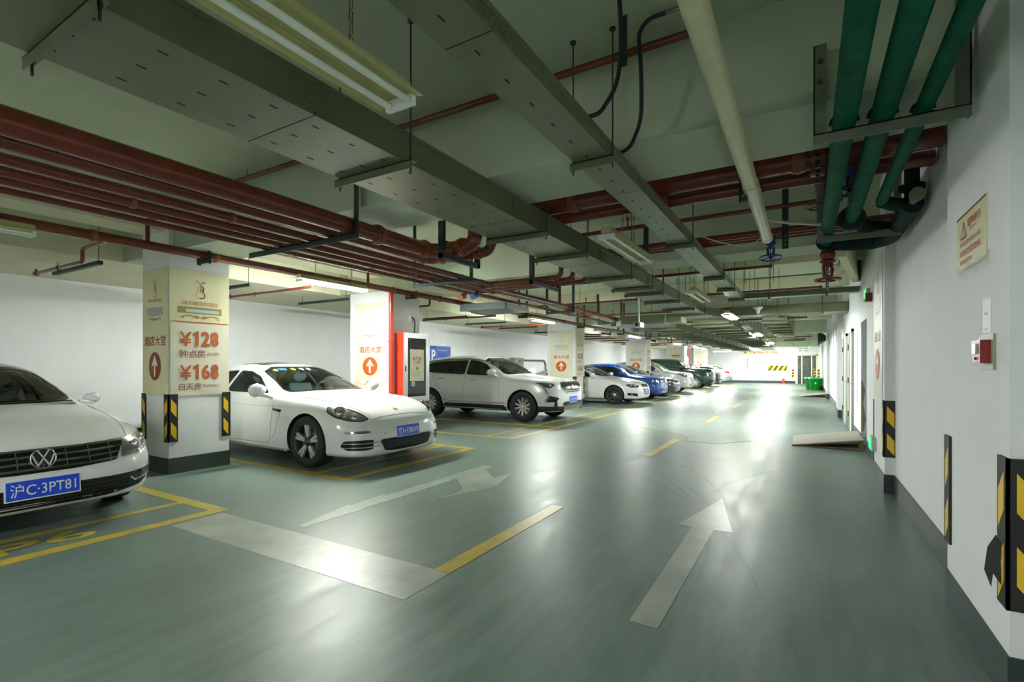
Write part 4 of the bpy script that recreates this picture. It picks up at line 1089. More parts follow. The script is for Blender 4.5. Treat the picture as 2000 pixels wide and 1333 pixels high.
PANA = dict(SEDAN, L0=4.97, W0=1.93, H0=1.42, rb=.65, rr=.8,
    zt=[(0, .50), (-.025, .58), (-.08, .655), (-.2, .735), (-.45, .80), (-.9, .875), (-1.3, .935), (-1.5, .97), (-1.9, 1.15), (-2.3, 1.325), (-2.65, 1.40), (-3.0, 1.42), (-3.5, 1.39), (-4.0, 1.27), (-4.4, 1.12), (-4.7, 1.0), (-4.88, .94), (-4.94, .85), (-4.97, .7)],
    zr=[(0, .48), (-.025, .56), (-.08, .64), (-.2, .73), (-.45, .825), (-.9, .895), (-1.3, .925), (-1.7, .985), (-2.1, 1.16), (-2.5, 1.295), (-2.9, 1.345), (-3.3, 1.33), (-3.9, 1.20), (-4.3, 1.06), (-4.7, .93), (-4.97, .66)],
    wr=[(0, .30), (-.08, .54), (-.25, .66), (-.5, .74), (-.9, .80), (-1.4, .78), (-1.8, .72), (-2.4, .61), (-2.9, .58), (-3.5, .60), (-4.1, .64), (-4.6, .68), (-4.97, .45)],
    zbelt=[(0, .46), (-.05, .55), (-.2, .65), (-.5, .76), (-.9, .84), (-1.4, .875), (-2.0, .90), (-3.0, .935), (-4.0, .96), (-4.7, .88), (-4.97, .62)],
    wb=[(0, .38), (-.04, .54), (-.15, .72), (-.4, .85), (-.9, .915), (-1.5, .905), (-2.5, .90), (-3.5, .92), (-4.2, .90), (-4.7, .76), (-4.97, .5)],
    wm=[(0, .44), (-.03, .60), (-.1, .75), (-.25, .86), (-.5, .93), (-.95, .968), (-1.6, .945), (-2.5, .94), (-3.3, .95), (-3.85, .968), (-4.4, .93), (-4.75, .82), (-4.97, .55)],
    zm=[(0, .44), (-.2, .52), (-.9, .62), (-2, .62), (-3.8, .66), (-4.7, .62), (-4.97, .55)],
    ws=[(0, .42), (-.03, .58), (-.1, .73), (-.25, .84), (-.5, .905), (-.95, .93), (-2.5, .90), (-3.85, .92), (-4.5, .85), (-4.97, .5)],
    zb=[(0, .30), (-.02, .21), (-.08, .175), (-.3, .165), (-1.5, .17), (-3.8, .18), (-4.6, .24), (-4.97, .42)])
SUVP = dict(SEDAN, L0=4.815, W0=1.903, H0=1.66, rb=.5, rr=.6,
    zt=[(0, .60), (-.02, .78), (-.07, .93), (-.16, 1.0), (-.5, 1.06), (-.9, 1.10), (-1.2, 1.13), (-1.32, 1.15), (-1.7, 1.37), (-2.05, 1.54), (-2.4, 1.625), (-2.9, 1.66), (-3.5, 1.645), (-4.0, 1.60), (-4.4, 1.52), (-4.58, 1.34), (-4.72, 1.08), (-4.79, .9), (-4.815, .7)],
    zr=[(0, .58), (-.02, .75), (-.07, .89), (-.16, .97), (-.5, 1.03), (-.9, 1.065), (-1.25, 1.10), (-1.45, 1.13), (-1.85, 1.35), (-2.25, 1.51), (-2.7, 1.575), (-3.3, 1.57), (-3.9, 1.52), (-4.3, 1.44), (-4.55, 1.25), (-4.72, 1.0), (-4.815, .66)],
    wr=[(0, .34), (-.1, .60), (-.3, .71), (-.9, .77), (-1.35, .78), (-1.7, .74), (-2.2, .66), (-2.8, .64), (-3.6, .63), (-4.2, .62), (-4.6, .64), (-4.815, .5)],
    zbelt=[(0, .56), (-.04, .72), (-.15, .86), (-.5, .95), (-1.2, 1.03), (-1.8, 1.06), (-2.8, 1.10), (-3.8, 1.15), (-4.4, 1.18), (-4.7, .98), (-4.815, .64)],
    wb=[(0, .40), (-.04, .58), (-.15, .74), (-.4, .85), (-.9, .905), (-1.5, .91), (-2.5, .905), (-3.5, .89), (-4.2, .84), (-4.6, .78), (-4.815, .55)],
    zm=[(0, .54), (-.2, .62), (-.9, .74), (-2, .76), (-3.8, .80), (-4.6, .74), (-4.815, .6)],
    wm=[(0, .46), (-.03, .62), (-.1, .76), (-.25, .87), (-.5, .925), (-.95, .952), (-1.6, .935), (-2.5, .93), (-3.3, .935), (-3.8, .952), (-4.3, .92), (-4.65, .84), (-4.815, .6)],
    ws=[(0, .42), (-.03, .58), (-.1, .73), (-.25, .83), (-.5, .89), (-.95, .92), (-2.4, .90), (-3.8, .91), (-4.4, .86), (-4.815, .52)],
    zb=[(0, .42), (-.02, .32), (-.08, .27), (-.3, .25), (-1.5, .24), (-3.8, .25), (-4.4, .30), (-4.75, .38), (-4.815, .5)])
def sc(poly, c): return [(x * c.kx, z * c.kz) for x, z in poly]

# --- white four-door coupe at the edge of the picture
P = dict(SEDAN, L=4.80, W=1.855, H=1.425)
c = Car('car', 'white four door coupe with a wide chrome grille, plate 3PT81, before the price banner pillar', (-5.20, 1.50, 0), 0, P, MT['paint_white'])
ws = round_poly([(-.70, .985), (.70, .985), (.575, 1.285), (.40, 1.345), (-.40, 1.345), (-.575, 1.285)], .35)
sw1 = round_poly([(-1.72, .955), (-2.62, .985), (-2.62, 1.285), (-2.32, 1.25)], .2); sw2 = round_poly([(-2.68, .985), (-3.75, 1.01), (-3.62, 1.15), (-3.25, 1.265), (-2.68, 1.29)], .2)
c.make_body([(-.93, .32), (-3.64, .32)], .365, [sw1, sw2], [(ws, -2.45, .3)], (-1.30, -4.0, .55))
c.window('windscreen', ws, 'F', 'pane', w=.028)
for vw in 'RL':
    c.window('side_window', sw1, vw, 'pane'); c.window('side_window', sw2, vw, 'pane_dark')
    c.seam('door_seam', [[(-1.55, .88), (-1.50, .5), (-1.58, .28)], [(-2.65, .96), (-2.66, .5), (-2.7, .28)], [(-3.35, .9), (-3.5, .6)]], vw)
c.dz = .96; c.cabin(-1.62, -2.35, .36)
MB().box(-2.08, -2.03, -.07, .07, 1.22, 1.27).build('rear_view_mirror', 'blackgloss', c.root)
g = c.patch('grille', round_poly([(-.57, .705), (-.30, .69), (.30, .69), (.57, .705), (.49, .53), (.2, .51), (-.2, .51), (-.49, .53)], .2), 'F', 'blackgloss', .009, .02, .04)
for k in range(4):
    z = .54 + .047 * k; w = .50 + .022 * k
    c.strip('grille_bar', [(-w, z + .012), (-.3, z), (.3, z), (w, z + .012)], 'F', .016, 'chrome', .016, .01, g)
for k in range(7):
    y = -.45 + .15 * k
    c.strip('grille_post', [(y, .53), (y, .69)], 'F', .006, 'galv', .012, .008, g)
vw_badge(c, c.cast(Vector((4, 0, .62)), Vector((-1, 0, 0))).x + .022, 0, .62, .082)
for sd in (-1, 1):
    V = (1, sd * .55, .25)
    hl = c.flat([(-.07, sd * .585, .70), (-.16, sd * .70, .735), (-.42, sd * .87, .755), (-.50, sd * .90, .735), (-.38, sd * .88, .655), (-.16, sd * .74, .56), (-.06, sd * .515, .535)], V)
    h = c.patch('headlight', round_poly(hl, .3), V, 'lampdark', .003, .01, .04)
    c.patch('lamp_trim', round_poly(hl, .3), V, 'chrome', .008, .006, .05, h, hole=c.ring_poly(round_poly(hl, .3), .012))
    c.lampdot((-.16, sd * .67, .64), V, .040, h); c.lampdot((-.25, sd * .77, .67), V, .040, h); c.lampdot((-.34, sd * .84, .70), V, .022, h)
    c.strip('day_light', c.flat([(-.09, sd * .56, .56), (-.2, sd * .72, .59), (-.36, sd * .86, .665)], V), V, .018, 'lampchrome', .011, .005, h, .04)
lw = c.patch('lower_intake', round_poly([(-.62, .40), (.62, .40), (.84, .43), (.86, .36), (.70, .275), (.4, .235), (-.4, .235), (-.70, .275), (-.86, .36), (-.84, .43)], .3), 'F', 'blackgloss', .004, .02)
for z in (.265, .295, .325, .355): c.strip('intake_bar', [(-.6, z + .01), (0, z), (.6, z + .01)], 'F', .006, 'cladding', .012, .006, lw)
for sd in (-1, 1):
    c.strip('chrome_strip', [(sd * .60, .36), (sd * .64, .325), (sd * .80, .355), (sd * .885, .405)], 'F', .016, 'chrome', .012, .01, lw)
    c.patch('fog_light', round_poly([(sd * .70, .415), (sd * .85, .425), (sd * .84, .39), (sd * .71, .37)], .4), 'F', 'lampchrome', .010, .01, .04, lw)
c.plate(0, .395, '沪C·3PT81')
c.seam('bonnet_seam', [[(-.17, -.62), (-.6, -.70), (-1.35, -.745)], [(-.17, .62), (-.6, .70), (-1.35, .745)]], 'T')
c.mirror(-1.70, .90, 1.0, .68); c.handle(-2.45, .86); c.handle(-3.35, .88)
for sd in (-1, 1):
    for x in (-.93, -3.64): c.wheel(x, sd, .325, .225, .22, (5, .12, .018), 'rim')
mb = MB()
for y0, sd in ((-.55, 1), (.05, 1)):
    a = [c.cast(Vector((-1.36 - .02 * k, y0 + .12 * k, 4)), Vector((0, 0, -1))) + Vector((0, 0, .012)) for k in range(6)]
    mb.tube(a, .007, 6)
mb.build('wiper', 'black', c.root)

# --- white sports saloon behind the price banner pillar
P = dict(PANA, L=4.97, W=1.93, H=1.42)
c = Car('car', 'white low sports saloon with round headlights, plate reading D86V8, behind the price banner pillar', (-4.76, 5.20, 0), 0, P, MT['paint_white'])
ws = round_poly([(-.70, .975), (-.35, .985), (.35, .985), (.70, .975), (.575, 1.275), (.40, 1.345), (-.40, 1.345), (-.575, 1.275)], .3)
sw1 = round_poly([(-1.88, .955), (-2.88, .975), (-2.88, 1.285), (-2.62, 1.272), (-2.35, 1.20)], .25); sw2 = round_poly([(-2.95, .975), (-3.95, 1.0), (-3.75, 1.17), (-3.4, 1.265), (-2.95, 1.29)], .25)
c.make_body([(-.93, .345), (-3.85, .345)], .385, [sw1, sw2], [(ws, -2.55, .3)], (-1.42, -4.2, .52))
c.window('windscreen', ws, 'F', 'pane_clear', w=.022)
for vw in 'RL':
    c.window('side_window', sw1, vw, 'pane'); c.window('side_window', sw2, vw, 'pane_dark')
    c.seam('door_seam', [[(-1.66, .90), (-1.67, .6), (-1.70, .34), (-1.8, .27)], [(-2.92, .94), (-2.95, .5), (-3.05, .27)], [(-1.8, .27), (-3.05, .27)], [(-3.9, .95), (-3.75, .75)]], vw)
    c.seam('fender_crease', [[(-1.42, .80), (-2.1, .79), (-3.3, .82)]], vw, MT['paint_pearl'], .004)
    c.patch('side_vent', round_poly([(-1.46, .755), (-1.66, .765), (-1.66, .74), (-1.48, .715)], .4), vw, 'blackgloss', .003, .01)
    c.seam('vent_line', [[(-1.48, .715), (-1.60, .40)], [(-1.60, .40), (-1.66, .36)]], vw)
    c.strip('sill', [(-1.42, .215), (-2.5, .225), (-3.38, .235)], vw, .05, MT['paint_white'], .018, .02)
c.dz = .945; c.cabin(-1.80, -2.55, .32)
MB().box(-2.22, -2.17, -.08, .08, 1.24, 1.29).build('rear_view_mirror', 'blackgloss', c.root)
for k, (y, m) in enumerate(((-.44, 'sticker'), (-.36, 'stickerblue'), (-.30, 'stickerblue'), (-.16, 'sticker'), (-.02, 'paper'), (.12, 'paper'))):
    c.patch('windscreen_sticker', disc(y, 1.312 - (.015 if abs(y) > .4 else 0), .032, .02, 14), 'F', m, -.002, .003)
c.patch('sunroof', round_poly([(-2.62, -.42), (-2.62, .42), (-3.25, .42), (-3.25, -.42)], .3), 'T', 'blackgloss', .003, .006)
for sd in (-1, 1):
    V = (.75, sd * .8, .62)
    hl = c.flat([(-.60, sd * .865, .835), (-.52, sd * .80, .84), (-.38, sd * .71, .80), (-.22, sd * .62, .72), (-.13, sd * .585, .65), (-.17, sd * .68, .615), (-.28, sd * .80, .635), (-.42, sd * .885, .69), (-.56, sd * .915, .77)], V)
    hp = round_poly(hl, .5)
    h = c.patch('headlight', hp, V, 'lampdark', .002, .01, .035)
    c.patch('lamp_trim', hp, V, 'blackgloss', .005, .006, .04, h, hole=c.ring_poly(hp, .010))
    c.lampdot((-.42, sd * .815, .765), V, .072, h, .02); c.lampdot((-.255, sd * .715, .685), V, .048, h, .016); c.lampdot((-.34, sd * .80, .70), V, .028, h, .012)
    V2 = (1, sd * .5, 0)
    dr = c.flat([(-.30, sd * .87, .52), (-.10, sd * .63, .52), (-.09, sd * .60, .505), (-.11, sd * .63, .492), (-.28, sd * .855, .492)], V2)
    d = c.patch('day_light', round_poly(dr, .3), V2, 'blackgloss', .004, .01, .04); c.patch('light_strip', round_poly(c.ring_poly(dr, .006), .3), V2, 'lampchrome', .008, .006, .04, d)
    iv = c.flat([(-.30, sd * .86, .40), (-.12, sd * .66, .41), (-.07, sd * .585, .405), (-.07, sd * .585, .29), (-.13, sd * .67, .275), (-.27, sd * .84, .28), (-.33, sd * .885, .33)], V2)
    s_ = c.patch('side_intake', round_poly(iv, .35), V2, 'blackgloss', .003, .02, .04)
    for z in (.315, .365):
        c.strip('intake_bar', c.flat([(-.30, sd * .87, z), (-.13, sd * .68, z), (-.02, sd * .50, z + .005)], V2), V2, .011, 'chrome', .012, .01, s_, .05)
ci = c.patch('centre_intake', round_poly([(-.47, .40), (.47, .40), (.50, .37), (.42, .245), (.2, .225), (-.2, .225), (-.42, .245), (-.50, .37)], .3), 'F', 'blackgloss', .004, .02)
for z in (.275, .315, .355): c.strip('intake_bar', [(-.44, z), (.44, z)], 'F', .007, 'cladding', .012, .006, ci)
c.plate(0, .475, '京N·D86V8', lean=.1)
c.seam('bonnet_seam', [[(-.56, .655), (-.4, .68), (0, .69), (.4, .68), (.56, .655)]], 'F'); c.seam('bonnet_seam', [[(-.16, -.56), (-.5, -.66), (-1.2, -.74), (-1.5, -.76)], [(-.16, .56), (-.5, .66), (-1.2, .74), (-1.5, .76)]], 'T')
h = c.cast(Vector((-.25, 0, 4)), Vector((0, 0, -1)))
MB().prism([(-.026, .034), (.026, .034), (.024, -.01), (0, -.036), (-.024, -.01)], Matrix.Translation(h + Vector((0, 0, .002))) @ Matrix.Rotation(.25, 4, 'Y') @ Matrix.Rotation(-math.pi / 2, 4, 'Z'), .006).build('bonnet_crest', 'gold', c.root)
c.mirror(-1.80, 1.06, 1.02, 1.05); c.handle(-2.75, .83, MT['paint_white']); c.handle(-3.7, .86, MT['paint_white'])
for sd in (-1, 1):
    for x in (-.93, -3.85): c.wheel(x, sd, .348, .252, .26, (5, .13, .020), 'rim', hub='rimdark')
    c.lampdot((-.05, sd * .42, .47), 'F', .012, c.root, .003, MT['paint_pearl'])

# --- pearl white SUV beyond the fire cabinet
def suv(label, loc, paint, L, W, H, plate, near, rim=(10, .0, .016), glassm='pane_far', rot=0, wheel_r=.378):
    c = Car('car', label, loc, rot, dict(SUVP, L=L, W=W, H=H), paint)
    ws = sc(round_poly([(-.74, 1.15), (-.3, 1.165), (.3, 1.165), (.74, 1.15), (.64, 1.50), (.40, 1.575), (-.40, 1.575), (-.64, 1.50)], .3), c)
    sw1 = sc(round_poly([(-1.68, 1.115), (-2.62, 1.145), (-2.62, 1.515), (-2.35, 1.495), (-2.1, 1.41)], .2), c)
    sw2 = sc(round_poly([(-2.68, 1.145), (-3.62, 1.175), (-4.28, 1.23), (-3.95, 1.45), (-3.5, 1.50), (-2.68, 1.515)], .2), c)
    ax = [(-.93 * c.kx, wheel_r - .01), (-3.785 * c.kx, wheel_r - .01)]
    if near: c.make_body(ax, wheel_r + .045, [sw1, sw2], [(ws, -2.35, .3)], (-1.25, -4.2, .62))
    else: c.make_body(ax, wheel_r + .045)
    c.window('windscreen', ws, 'F', 'pane_clear' if near else glassm, w=.025)
    c.axx = ax
    for vw in 'RL':
        c.window('side_window', sw1, vw, 'pane_dark' if near else glassm); c.window('side_window', sw2, vw, 'pane_dark' if near else glassm)
        c.seam('door_seam', [sc([(-1.62, 1.08), (-1.6, .7), (-1.62, .42)], c), sc([(-2.65, 1.12), (-2.67, .7), (-2.7, .42)], c), sc([(-3.75, 1.15), (-3.6, .9), (-3.42, .72)], c)], vw)
    return c
c = suv('pearl white SUV with a slatted chrome grille and spoked wheels beside the fire cabinet', (-4.97, 11.36, 0), MT['paint_pearl'], 4.815, 1.903, 1.655, None, True)
c.dz = 1.10; c.cabin(-1.5, -2.2, .55)
for vw in 'RL':
    sd = -1 if vw == 'R' else 1
    c.strip('lower_cladding', [(-1.38, .33), (-3.36, .34)], vw, .13, 'cladding', .010, .02)
    c.strip('chrome_strip', [(-1.40, .445), (-3.1, .46), (-3.34, .475)], vw, .022, 'chrome', .016, .015)
    st = MB().bar((-1.45, sd * .93, .285), (-3.3, sd * .93, .295), .12, .035).build('running_board', 'cladding', c.root)
    MB().bar((-1.45, sd * .993, .292), (-3.3, sd * .993, .302), .008, .014).build('board_strip', 'chrome', st)
    for xa, zc in c.axx:
        arc = [(xa + .475 * math.cos(a), zc + .475 * math.sin(a)) for a in [math.pi * (k / 14) for k in range(15)]]
        c.strip('arch_trim', arc, vw, .06, c.paint, .012, .02)
    rl = [c.cast(Vector((x, sd * .66, 4)), Vector((0, 0, -1))) + Vector((0, 0, .03)) for x in [-2.05 - .15 * k for k in range(15)]]
    MB().tube([rl[0] - Vector((0, 0, .04))] + rl + [rl[-1] - Vector((0, 0, .04))], .014, 8).build('roof_rail', 'galv', c.root)
    V = (.9, sd * .8, .2)
    hl = c.flat([(-.62, sd * .865, .955), (-.50, sd * .84, .965), (-.22, sd * .72, .935), (-.17, sd * .70, .90), (-.25, sd * .80, .82), (-.36, sd * .86, .845)], V)
    h = c.patch('headlight', round_poly(hl, .25), V, 'lampdark', .003, .01, .04); c.patch('lamp_trim', round_poly(hl, .25), V, 'chrome', .006, .006, .05, h, hole=c.ring_poly(round_poly(hl, .25), .012))
    c.lampdot((-.27, sd * .775, .885), V, .036, h)
    c.strip('day_light', c.flat([(-.45, sd * .88, .90), (-.33, sd * .87, .80), (-.28, sd * .86, .70)], V), V, .032, 'lampchrome', .008, .01, h)
    fg = c.flat([(-.28, sd * .87, .655), (-.12, sd * .74, .62), (-.08, sd * .66, .585), (-.13, sd * .75, .50), (-.29, sd * .87, .50)], V)
    f_ = c.patch('fog_recess', round_poly(fg, .2), V, 'blackgloss', .004, .02, .04)
    c.strip('fog_light', c.flat([(-.31, sd * .875, .66), (-.32, sd * .88, .50)], V), V, .032, 'lampchrome', .012, .01, f_)
    c.strip('bumper_cladding', c.flat([(-.50, sd * .93, .33), (-.28, sd * .86, .325), (-.10, sd * .72, .32), (-.03, sd * .5, .32)], V), V, .15, 'cladding', .014, .02, None, .03)
g = c.patch('grille', round_poly([(-.50, .965), (.50, .965), (.585, .86), (.36, .685), (-.36, .685), (-.585, .86)], .2), 'F', 'blackgloss', .006, .02)
for k in range(6):
    z = .71 + .045 * k; w = min(.39 + .055 * k, .55)
    c.strip('grille_bar', [(-w, z), (w, z)], 'F', .020, 'chrome', .018, .012, g)
c.patch('grille_frame', round_poly([(-.50, .965), (.50, .965), (.585, .86), (.36, .685), (-.36, .685), (-.585, .86)], .2), 'F', 'chrome', .014, .01, .06, g, hole=c.ring_poly(round_poly([(-.50, .965), (.50, .965), (.585, .86), (.36, .685), (-.36, .685), (-.585, .86)], .2), .018))
b = c.patch('badge', round_poly([(-.075, .895), (.075, .895), (.065, .84), (0, .805), (-.065, .84)], .2), 'F', 'chrome', .028, .012)
c.patch('badge_field', round_poly([(-.055, .885), (.055, .885), (.048, .845), (0, .82), (-.048, .845)], .2), 'F', 'gold', .033, .006, .06, b)
lw = c.patch('lower_intake', round_poly([(-.50, .50), (.50, .50), (.58, .44), (.50, .405), (-.50, .405), (-.58, .44)], .3), 'F', 'blackgloss', .006, .02)
c.patch('skid_plate', round_poly([(-.56, .40), (.56, .40), (.48, .325), (-.48, .325)], .25), 'F', 'galv', .014, .02)
c.plate(0, .545, '辽A·6TB10')
c.mirror(-1.72, 1.06, 1.20, 1.1); c.handle(-2.42, 1.0, 'chrome'); c.handle(-3.45, 1.03, 'chrome')
for sd in (-1, 1):
    for x in (-.93, -3.785): c.wheel(x, sd, .378, .235, .24, (10, .10, .010), 'rim')

# --- the farther row, simpler
def front(c, grille, head, plate_z, txt, bars=3, lower=None, chrome=True):
    g = c.patch('grille', sc(round_poly(grille, .2), c) if 0 else round_poly(grille, .2), 'F', 'blackgloss', .006, .02)
    z0 = min(p[1] for p in grille); z1 = max(p[1] for p in grille); w = max(p[0] for p in grille) * .86
    for k in range(bars):
        z = z0 + (z1 - z0) * (k + .7) / (bars + .4); c.strip('grille_bar', [(-w, z), (w, z)], 'F', .014, 'chrome' if chrome else 'cladding', .014, .01, g)
    for sd in (-1, 1):
        V = (.9, sd * .75, .25); hl = round_poly(c.flat([(x, sd * y, z) for x, y, z in head], V), .3)
        h = c.patch('headlight', hl, V, 'lampdark', .003, .01, .05)
        mid = [sum(p[i] for p in head) / len(head) for i in range(3)]
        c.lampdot((mid[0] + .06, sd * (mid[1] - .05), mid[2]), V, .05, h); c.lampdot((mid[0] - .05, sd * (mid[1] + .03), mid[2] + .01), V, .04, h)
    if lower: c.patch('lower_intake', round_poly(lower, .25), 'F', 'blackgloss', .006, .02)
    c.plate(0, plate_z, txt)
def sedan(label, loc, paint, L, W, H, rim, rimm, rot=0, r=.325, prof=SEDAN):
    c = Car('car', label, loc, rot, dict(prof, L=L, W=W, H=H), paint)
    ax = [(-.93 * c.kx, r - .01), (-3.68 * c.kx, r - .01)]
    c.make_body(ax, r + .04)
    c.window('windscreen', sc(round_poly([(-.70, .985), (.70, .985), (.575, 1.285), (.40, 1.345), (-.40, 1.345), (-.575, 1.285)], .35), c), 'F', 'pane_far')
    sw1 = sc(round_poly([(-1.72, .955), (-2.62, .985), (-2.62, 1.285), (-2.32, 1.25)], .2), c); sw2 = sc(round_poly([(-2.68, .985), (-3.75, 1.01), (-3.62, 1.15), (-3.25, 1.265), (-2.68, 1.29)], .2), c)
    for vw in 'RL':
        c.window('side_window', sw1, vw, 'pane_far'); c.window('side_window', sw2, vw, 'pane_far')
        c.seam('door_seam', [sc([(-1.55, .88), (-1.50, .5), (-1.58, .28)], c), sc([(-2.65, .96), (-2.66, .5), (-2.7, .28)], c)], vw)
    c.mirror(-1.72 * c.kx, W / 2 + .07, 1.03 * c.kz, .95); c.handle(-2.45, .85 * c.kz); c.handle(-3.35, .87 * c.kz)
    for sd in (-1, 1):
        for x, _ in ax: c.wheel(x, sd, r, r - .095, .22, rim, rimm)
    return c
HEAD = [(-.10, .60, .69), (-.40, .86, .735), (-.46, .89, .70), (-.30, .84, .60), (-.08, .60, .60)]
# SUV hidden behind the pillar between the fire cabinet and the white sedan
c = sedan('white car mostly hidden behind the pillar past the pearl white SUV', (-6.9, 14.2, 0), MT['paint_white'], 4.6, 1.8, 1.46, (7, .1, .016), 'rim')
front(c, [(-.5, .69), (.5, .69), (.42, .55), (-.42, .55)], HEAD, .42, '京A·2K615')
# white sedan with dark wheels
c = sedan('white saloon with dark alloy wheels parked just past the pillar', (-4.98, 17.92, 0), MT['paint_white'], 4.70, 1.826, 1.43, (7, .09, .014), 'rimdark', r=.335)
front(c, [(-.36, .72), (.36, .72), (.33, .42), (.24, .34), (-.24, .34), (-.33, .42)], HEAD, .48, '京P·8K312', 6)
for sd in (-1, 1):
    V = (.9, sd * .75, .1); f_ = c.patch('fog_recess', round_poly(c.flat([(-.12, sd * .72, .40), (-.40, sd * .89, .42), (-.40, sd * .89, .34), (-.10, sd * .70, .29)], V), .2), V, 'blackgloss', .004, .02)
    c.lampdot((-.27, sd * .83, .37), V, .035, f_)
c.seam('bonnet_seam', [[(-.2, -.6), (-1.3, -.74)], [(-.2, .6), (-1.3, .74)]], 'T')
MB().tube([(-3.6, 0, 1.38), (-4.0, 0, 1.78)], .004, 6).build('aerial', 'black', c.root)
# blue hatchback
HATCH = dict(SUVP, H0=1.66, L0=4.815)
c = suv('bright blue hatchback parked beyond the white saloon', (-5.0, 20.75, 0), MT['paint_blue'], 4.15, 1.76, 1.47, None, False, wheel_r=.315)
front(c, [(-.34, .80), (.34, .80), (.30, .70), (-.30, .70)], [(-.10, .62, .78), (-.32, .80, .83), (-.42, .83, .80), (-.30, .80, .70), (-.10, .64, .68)], .52, '京Q·1R286', 2, [(-.55, .46), (.55, .46), (.6, .36), (-.6, .36)], False)
vw_badge(c, c.cast(Vector((4, 0, .77)), Vector((-1, 0, 0))).x + .02, 0, .77, .06)
c.mirror(-1.50, .95, 1.06, .95); c.handle(-2.1, .86)
for sd in (-1, 1):
    for x, _ in c.axx: c.wheel(x, sd, .315, .215, .2, (5, .13, .016), 'rim')
c = sedan('black saloon whose nose shows past the blue hatchback', (-5.0, 23.2, 0), MT['paint_black'], 4.7, 1.82, 1.44, (7, .1, .016), 'rim')
front(c, [(-.36, .72), (.36, .72), (.33, .42), (-.33, .42)], HEAD, .50, '京N·5C720', 4)
# silver-white crossover beyond the pillar
c = suv('silver white crossover with swept headlights beyond the blue hatchback', (-5.1, 26.95, 0), MT['paint_pearl'], 4.41, 1.82, 1.64, None, False, wheel_r=.35)
front(c, [(-.42, .90), (.42, .90), (.34, .60), (-.34, .60)], [(-.14, .62, .86), (-.5, .84, 1.0), (-.56, .87, .96), (-.34, .84, .85), (-.14, .66, .78)], .52, '京K·96M21', 3, [(-.6, .46), (.6, .46), (.5, .34), (-.5, .34)])
c.mirror(-1.6, .98, 1.16, 1.0); c.handle(-2.2, .95)
for sd in (-1, 1):
    V = (.9, sd * .8, .1); c.patch('fog_light', round_poly(c.flat([(-.12, sd * .72, .60), (-.30, sd * .84, .60), (-.30, sd * .84, .53), (-.14, sd * .74, .52)], V), .5), V, 'chrome', .004, .01)
    for x, _ in c.axx: c.wheel(x, sd, .35, .225, .22, (10, .08, .012), 'rim')
c = suv('white crossover tucked between the silver white crossover and the dark off-roader', (-6.2, 29.7, 0), MT['paint_white'], 4.4, 1.82, 1.62, None, False, wheel_r=.35)
front(c, [(-.42, .90), (.42, .90), (.34, .62), (-.34, .62)], [(-.14, .62, .88), (-.5, .84, .96), (-.56, .87, .92), (-.34, .84, .82), (-.14, .66, .78)], .52, '京L·3T508', 3)
for sd in (-1, 1):
    for x, _ in c.axx: c.wheel(x, sd, .35, .225, .22, (7, .09, .014), 'rim')
# tall dark green off-roader
OFF = dict(SUVP, zt=[(0, .62), (-.02, .85), (-.06, 1.0), (-.14, 1.05), (-.5, 1.09), (-1.0, 1.115), (-1.35, 1.13), (-1.45, 1.15), (-1.75, 1.37), (-2.0, 1.55), (-2.2, 1.62), (-2.6, 1.655), (-3.3, 1.66), (-4.2, 1.63), (-4.55, 1.57), (-4.66, 1.4), (-4.76, 1.0), (-4.8, .8), (-4.815, .7)],
           zr=[(0, .6), (-.02, .82), (-.06, .97), (-.14, 1.02), (-.5, 1.07), (-1.0, 1.095), (-1.45, 1.12), (-1.8, 1.34), (-2.1, 1.52), (-2.4, 1.585), (-3.2, 1.60), (-4.2, 1.58), (-4.55, 1.50), (-4.7, 1.15), (-4.815, .66)])
SUVP_, SUVP = SUVP, OFF
c = suv('tall dark green off-roader with many-spoked wheels near the far pillar', (-4.85, 32.42, 0), MT['paint_dark'], 4.95, 1.86, 1.84, None, False, wheel_r=.385)
SUVP = SUVP_
front(c, [(-.48, 1.0), (.48, 1.0), (.44, .80), (-.44, .80)], [(-.10, .60, 1.0), (-.34, .84, 1.02), (-.36, .88, .86), (-.12, .66, .82)], .56, '京J·20V77', 3, [(-.6, .5), (.6, .5), (.6, .38), (-.6, .38)])
c.mirror(-1.75, 1.05, 1.30, 1.15); c.handle(-2.4, 1.08)
for sd in (-1, 1):
    for x, _ in c.axx: c.wheel(x, sd, .385, .27, .26, (14, .0, .012), 'rim')
c = suv('dark crossover with a plate showing past the off-roader', (-5.0, 36.2, 0), MT['paint_dark'], 4.7, 1.9, 1.66, None, False, wheel_r=.36)
front(c, [(-.46, .95), (.46, .95), (.40, .72), (-.40, .72)], [(-.14, .62, .92), (-.42, .84, .95), (-.45, .87, .88), (-.16, .68, .82)], .66, '京H·6B031', 3)
for sd in (-1, 1):
    for x, _ in c.axx: c.wheel(x, sd, .36, .24, .22, (7, .09, .014), 'rim')
# pale saloon parked nose in, tail to the aisle
c = sedan('pale saloon with red tail lamps parked nose in at the far end', (-9.9, 41.0, 0), MT['paint_silver'], 5.0, 1.88, 1.48, (5, .13, .02), 'rim', rot=math.pi)
for sd in (-1, 1):
    V = (-.9, sd * .8, .1)
    h = c.patch('tail_lamp', round_poly(c.flat([(-4.55, sd * .86, .98), (-4.86, sd * .70, .97), (-4.92, sd * .64, .93), (-4.86, sd * .74, .80), (-4.70, sd * .84, .86)], V), .3), V, 'taillight', .004, .012)
c.window('rear_window', sc(round_poly([(-.62, 1.10), (.62, 1.10), (.52, 1.30), (-.52, 1.30)], .3), c), 'B', 'pane_far')
c.strip('chrome_strip', [(-.5, .86), (.5, .86)], 'B', .02, 'chrome', .01, .01)
c.plate(0, .62, '京E·77P40', front=False)
